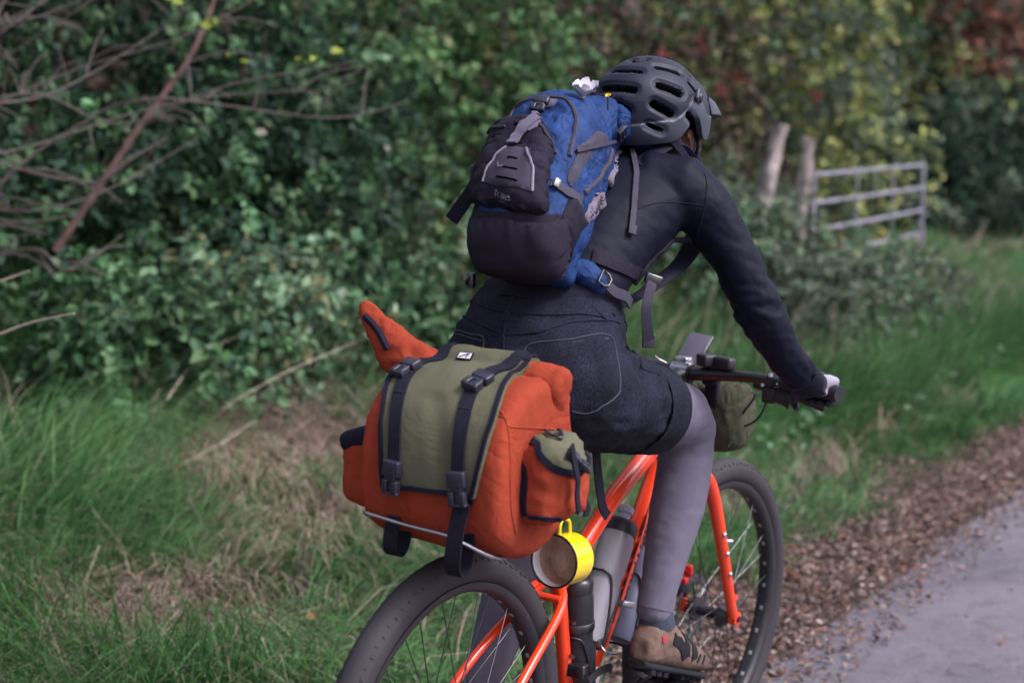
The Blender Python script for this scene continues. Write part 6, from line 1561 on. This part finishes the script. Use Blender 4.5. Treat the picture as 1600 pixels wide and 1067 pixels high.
pack.part('harness_edge', cord(P('harness'), .0055, 'shirt', 8, .002, 8), packdark)
hw_ = pack.part('waist_webbing', strap(P('webhang'), [.020, .019, .021], .0018, nrm=(-.75, -.66, 0)), packgrey)
q = P('webhang')[-1]; sub('strap_end', rbox(q, (.013, .003, .013), .002, (-.66, .75, 0), (-.75, -.66, 0)), packgrey, hw_)
q = P('webhang')[0]; sub('buckle', rbox(q, (.017, .006, .010), .003, (-.66, .75, .3), (-.75, -.66, 0)), darksteel, hw_)
ls_ = pack.part('left_strap', strap(P('left_strap'), [.026, .026], .0018, nrm=(-.8, -.55, .3)), trim)
q = P('left_buckle')[0]; pack.part('buckle', rbox(q, (.010, .010, .016), .003, (0, 1, 0), (1, 0, 0)), buckle)
q = P('hip_left')[0]; pack.part('buckle', join(rbox(q, (.008, .006, .014), .003, (0, 1, 0), (1, 0, 0)), tube([q+Vector((-.006, 0, .008)), q+Vector((-.012, .004, .0)), q+Vector((-.006, .006, -.008))], .0025, 6)), darksteel)
pack.part('hip_belt', strap(P('hipband'), [.034, .040, .034], .004, 'shirt', .004, k=8), trim, label='black padded band low across the back')

# ------------------------------------------------------------------ flowers tucked in
petal = M('white_petals', (.62, .61, .66), .6, .05, 20)
yell = M('yellow_petals', (.85, .62, .01), .6, .1, 30)
def flower(name, label, c, R_, n, col, up, seed):
    r = random.Random(seed); c, up = Vector(c), Vector(up).normalized(); a = up.orthogonal().normalized(); b = up.cross(a)
    t = Thing(name, label, 'flower', c)
    for i in range(n):
        th = 2*math.pi*i/n+r.uniform(-.2, .2); el = r.uniform(.5, 1.1); d = (a*math.cos(th)+b*math.sin(th))*math.cos(el)+up*math.sin(el); s = up.cross(d).normalized(); L_ = R_*r.uniform(.85, 1.15)
        vs = []; nx, ny = 6, 8
        for k in (0, 1):
            for y in range(ny+1):
                v = y/ny; w = L_*.42*math.sin(math.pi*min(1, v*.86+.06))**.7
                for x in range(nx+1):
                    u = x/nx*2-1; nn = d.cross(s)
                    vs.append(c+d*(L_*v)+s*(w*u)+up*(-L_*.22*v*v+L_*.16*u*u+L_*.05*math.sin(u*5+v*4))+nn*(.0006*k))
        w_ = nx+1; N_ = w_*(ny+1); fs = []
        for y in range(ny):
            for x in range(nx):
                f = (y*w_+x, y*w_+x+1, (y+1)*w_+x+1, (y+1)*w_+x); fs += [f, tuple(q+N_ for q in reversed(f))]
        t.part('petal', (vs, fs), col)
    t.part('stem', tube([c-up*.035, c], .0018, 6), M('flower_stem_'+name, (.06, .12, .03), .7))
    t.part('centre', lathe([(R_*.10, 0), (R_*.12, R_*.1), (0, R_*.2)], c, up, 10), yell)
flower('white_flower', 'white flower tucked into the top of the blue rucksack', P('flower')[0], .040, 7, petal, (-.3, -.2, .9), 3)
flower('yellow_flower', 'tiny yellow flower between the rucksack and the helmet', P('yflower')[0], .0075, 6, yell, (-.6, -.3, .7), 8)


LEAVES_AT = [(-1.29, 4.4, 0.137, 0.055, 'o', 'orange-brown fallen leaf in grass at the lower left', 1), (-1.366, 5.15, 0.202, 0.05, 'b', 'tan dead leaf at the bend of the pale stalk', 2), (-0.727, 4.3, 0.092, 0.05, 'b', 'pale tan leaf in the grass near the bottom, upper of a pair', 3), (-0.694, 4.15, 0.091, 0.055, 'b', 'tan leaf near the bottom edge, lower of a pair', 4), (-0.938, 4.0, 0.096, 0.07, 'b', 'large tan leaf cut by the bottom edge', 5), (-0.749, 5.75, 0.165, 0.05, 'b', 'tan leaf in the grass left of the orange bag', 6), (-1.116, 4.9, 0.147, 0.04, 'o', 'small orange leaf in the grass at lower centre-left', 7), (-1.597, 5.0, 0.213, 0.04, 'd', 'dull brown leaf at the left edge', 8), (-0.607, 4.55, 0.099, 0.03, 'o', 'tiny reddish leaf in the grass left of the rear tyre', 9), (2.278, 7.15, 0.011, 0.05, 'p', 'pale cream leaf at the far edge of the lane', 10), (1.498, 6.15, 0.012, 0.05, 'p', 'whitish leaf on the litter right of the front wheel', 11), (1.529, 5.95, 0.013, 0.035, 'y', 'yellow-green leaf on the litter right of the front wheel', 12), (1.448, 4.5, 0.007, 0.05, 'd', 'dark leaf lying alone on the lane at lower right', 13), (0.765, 4.3, 0.005, 0.05, 'd', 'brown leaf on the lane next to the front tyre', 14), (0.992, 5.3, 0.016, 0.05, 'o', 'red-brown leaf on the litter right of the front tyre', 15)]
YELLOW_AT = [(-1.25, 6.5, 1.99, 0.055, 'y', 'yellow leaf spray at the top of the leaning branch', 1), (-1.09, 6.6, 1.86, 0.05, 'y', 'narrow yellow leaf pair below the top spray', 2), (-0.81, 6.7, 1.89, 0.055, 'y', 'yellow leaf spray hanging furthest right over the ivy', 3), (-1.04, 6.5, 1.57, 0.055, 'p', 'single pale leaf in the middle of the dark ivy', 4), (-1.38, 6.6, 2.1, 0.045, 'y', 'yellow leaves cut by the top edge', 5), (-0.7, 9.0, 1.52, 0.06, 'p', 'small tan leaf hanging in the green bush left of the rucksack', 6)]
STALKS_AT = [([(-1.424, 4.45, 0.099), (-1.349, 4.55, 0.147), (-1.286, 4.6, 0.182), (-1.284, 4.8, 0.257)], 0.002925, 'bent pale stalk at the lower left topped by a dead leaf'), ([(-1.455, 4.45, 0.954), (-1.348, 4.4, 0.992), (-1.2, 4.3, 1.027)], 0.0039000000000000003, 'pale stalk poking in at mid height from the left edge'), ([(-1.531, 4.7, 1.086), (-1.428, 4.65, 1.12)], 0.0039000000000000003, 'short pale stalk above the others at the left edge'), ([(-1.689, 5.1, 0.29), (-1.505, 5.05, 0.29), (-1.318, 5.05, 0.26), (-1.068, 4.95, 0.2)], 0.002275, 'long thin stalk lying level in the grass'), ([(-1.483, 5.3, 0.377), (-1.399, 5.3, 0.399), (-1.289, 5.35, 0.407)], 0.0026000000000000003, 'short pale blade above the level stalk'), ([(-1.131, 6.05, 0.491), (-0.907, 6.15, 0.616), (-0.651, 6.5, 0.704)], 0.002275, 'long tan stem rising towards the orange bag'), ([(-1.189, 5.6, 0.364), (-1.075, 5.8, 0.409), (-0.987, 6.0, 0.461)], 0.002275, 'tan stem in the dead grass at centre left'), ([(-1.386, 6.25, 0.499), (-1.334, 6.65, 0.619), (-1.167, 6.8, 0.713)], 0.002925, 'greenish stem under the bramble at centre left')]

# ================================================================== bare branches, stalks and single fallen leaves
bs = Thing('bare_shrub', 'bare reddish twigs arching in from the top left corner', 'shrub', (-2.6, 6.4, .45), bike=False)
rnd = random.Random(11)
twigs = [  # points in metres at the left of the hedge face
 [(-2.45, 6.3, 1.50), (-1.95, 6.35, 1.72), (-1.60, 6.4, 1.60), (-1.15, 6.5, 1.76), (-.65, 6.6, 1.86)],
 [(-2.45, 6.4, 1.36), (-1.90, 6.4, 1.52), (-1.55, 6.45, 1.64), (-1.20, 6.5, 1.72), (-.80, 6.6, 1.74)],
 [(-2.25, 6.2, 1.52), (-1.95, 6.25, 1.42), (-1.70, 6.3, 1.37), (-1.48, 6.3, 1.44)],
 [(-2.35, 6.4, 1.28), (-1.95, 6.4, 1.25), (-1.65, 6.45, 1.33), (-1.30, 6.5, 1.55)],
 [(-2.35, 6.3, 1.30), (-2.00, 6.3, 1.21), (-1.75, 6.35, 1.24)],
 [(-2.40, 6.3, 1.05), (-2.10, 6.3, 1.20), (-1.85, 6.35, 1.16)],
 [(-2.45, 6.5, 1.60), (-2.10, 6.5, 1.85), (-1.75, 6.5, 2.05), (-1.50, 6.6, 2.25)],
 [(-2.40, 6.4, 1.72), (-2.05, 6.4, 1.95), (-1.85, 6.5, 2.15)],
 [(-2.30, 6.5, 1.55), (-1.85, 6.5, 1.80), (-1.35, 6.5, 1.95), (-1.0, 6.6, 2.15)],
 [(-2.20, 6.3, 1.62), (-1.85, 6.4, 1.72), (-1.50, 6.5, 1.95), (-1.30, 6.5, 2.1)],
 [(-1.95, 6.3, 1.10), (-1.75, 6.3, 1.02), (-1.55, 6.35, 1.16)],
 [(-2.30, 6.5, 1.75), (-2.15, 6.5, 1.95), (-2.05, 6.6, 2.2)],
 [(-2.35, 6.6, 1.45), (-2.20, 6.6, 1.75), (-2.2, 6.6, 2.2)],
 [(-1.75, 6.5, 1.62), (-1.45, 6.5, 1.70), (-1.2, 6.55, 1.68), (-.75, 6.6, 1.63), (-.45, 6.7, 1.70)],
 [(-2.45, 6.3, 1.88), (-2.20, 6.35, 2.02), (-1.95, 6.4, 2.0), (-1.65, 6.4, 2.12)],
]
for i, tw in enumerate(twigs):
    tp = [Vector(q)+Vector((0, rnd.uniform(-.1, .1), 0)) for q in tw]
    s0 = Vector((-2.6+rnd.uniform(-.15, .15), 6.5, .45))
    pth = spline([s0, s0.lerp(tp[0], .6)+Vector((-.15, 0, .1))]+tp, 6)
    br = bs.part('branch', tube(pth, [.0095, .0072, .005, .0035, .0018], 7), twigm)
    for k in range(5):
        q = pth[int(len(pth)*(.45+.5*rnd.random()))-1]; e = q+Vector((rnd.uniform(-.05, .30), rnd.uniform(-.1, .1), rnd.uniform(-.12, .2)))
        mesh_obj('twig', tube(spline([q, q.lerp(e, .5)+Vector((0, 0, .03)), e], 4), [.0035, .0022], 5), twigm, br)
lb = P('lean_branch'); lbt = Thing('leaning_branch', 'long reddish-brown branch leaning diagonally across the dark ivy', 'branch', lb[0], bike=False)
b0 = lbt.part('branch', displace(tube(spline(lb, 8), [.018, .015, .013, .011, .009], 10), lambda v: .003*fbm(v, 20, 3)), M('branch_reddish_bark', (.17, .095, .085), .85, .35, 25, .5, 80))
mesh_obj('side_branch', tube(spline(P('lean_branch2'), 6), [.010, .006], 8), twigm, b0)
for i in range(5):
    q = lb[2+i % 4]; e = q+Vector((rnd.uniform(.1, .4), -.05, rnd.uniform(.0, .12)))
    mesh_obj('twig', tube(spline([q, q.lerp(e, .5)+Vector((0, 0, .04)), e], 4), [.005, .002], 6), twigm, b0)
def leafbit(name, lab, cat, c, size, col, seed, group=None, up=(0, -.5, .8), n=1):
    r = np.random.default_rng(seed); N = n
    P_ = np.array(c)[None]+r.normal(0, size*.5, (N, 3))*(n > 1); d_ = unit(r.normal(0, 1, (N, 3))*np.array([1, .6, .35])); nn = unit(np.array(up)[None]+r.normal(0, .25, (N, 3)))
    ln = size*r.uniform(.8, 1.2, N); d_ = unit(d_-nn*(d_*nn).sum(1, keepdims=True)*.7); s = np.cross(d_, nn); V = []; F = []
    for i in range(N):
        k0 = len(V); m = 7
        for y in range(m+1):
            t = y/m; w = ln[i]*.34*math.sin(math.pi*min(1, t*.9+.05))**.8*(1+.18*math.sin(t*22))
            for x in (-1, -.5, 0, .5, 1):
                V.append(P_[i]+d_[i]*ln[i]*t+s[i]*w*x+nn[i]*(ln[i]*(.16*abs(x)+.14*math.sin(t*3+x*2+seed))))
        for y in range(m):
            for x in range(4): F.append((k0+y*5+x, k0+y*5+x+1, k0+(y+1)*5+x+1, k0+(y+1)*5+x))
    V = [Vector(v) for v in V]
    N_ = len(V); off = Vector(up).normalized()*.0008
    V2 = V+[v-off for v in V]; F2 = F+[tuple(q+N_ for q in reversed(f)) for f in F]
    return single(name, (V2, F2), col, lab, cat, tuple(c), group, bike=False)
brownleaf = M('fallen_leaf_tan', (.30, .175, .13), .75, .3, 40, .4, 120); orangeleaf = M('fallen_leaf_orange', (.38, .115, .035), .7, .3, 40, .4, 120); yellowleaf = M('yellow_leaf', (.24, .30, .04), .55, .15, 30)
dkleaf = M('fallen_leaf_brown', (.13, .07, .045), .8, .3, 40); paleleaf = M('fallen_leaf_pale', (.52, .47, .40), .7, .15, 40)
FLG = 'single fallen leaves on the verge and lane'
def gp(a, d, z=.10): 
    x, y = world(a, d); return (x, y, float(height(x, y))+z)
def gxy(px, py, z=.12):
    return px, py, z
for (x, y, z, s, m, lab, sd) in LEAVES_AT:
    leafbit('fallen_leaf', lab, 'fallen leaf', (x, y, z), s, {'b': brownleaf, 'o': orangeleaf, 'd': dkleaf, 'p': paleleaf, 'y': yellowleaf}[m], sd, FLG)
YG = 'bright yellow leaves on the bare twigs'
for (x, y, z, s, m, lab, sd) in YELLOW_AT:
    leafbit('yellow_leaf', lab, 'leaf', (x, y, z), s, yellowleaf if m == 'y' else paleleaf, sd, YG, n=3 if m == 'y' else 1)
stalkm = M('dry_pale_stalk', (.42, .34, .28), .8, .2, 30)
for pts_, r_, lab in STALKS_AT:
    single('dry_stalk', tube(spline(pts_, 6), [r_, r_*.9, r_*.5], 7), stalkm, lab, 'stalk', pts_[0], 'pale dry stalks in the verge', bike=False)
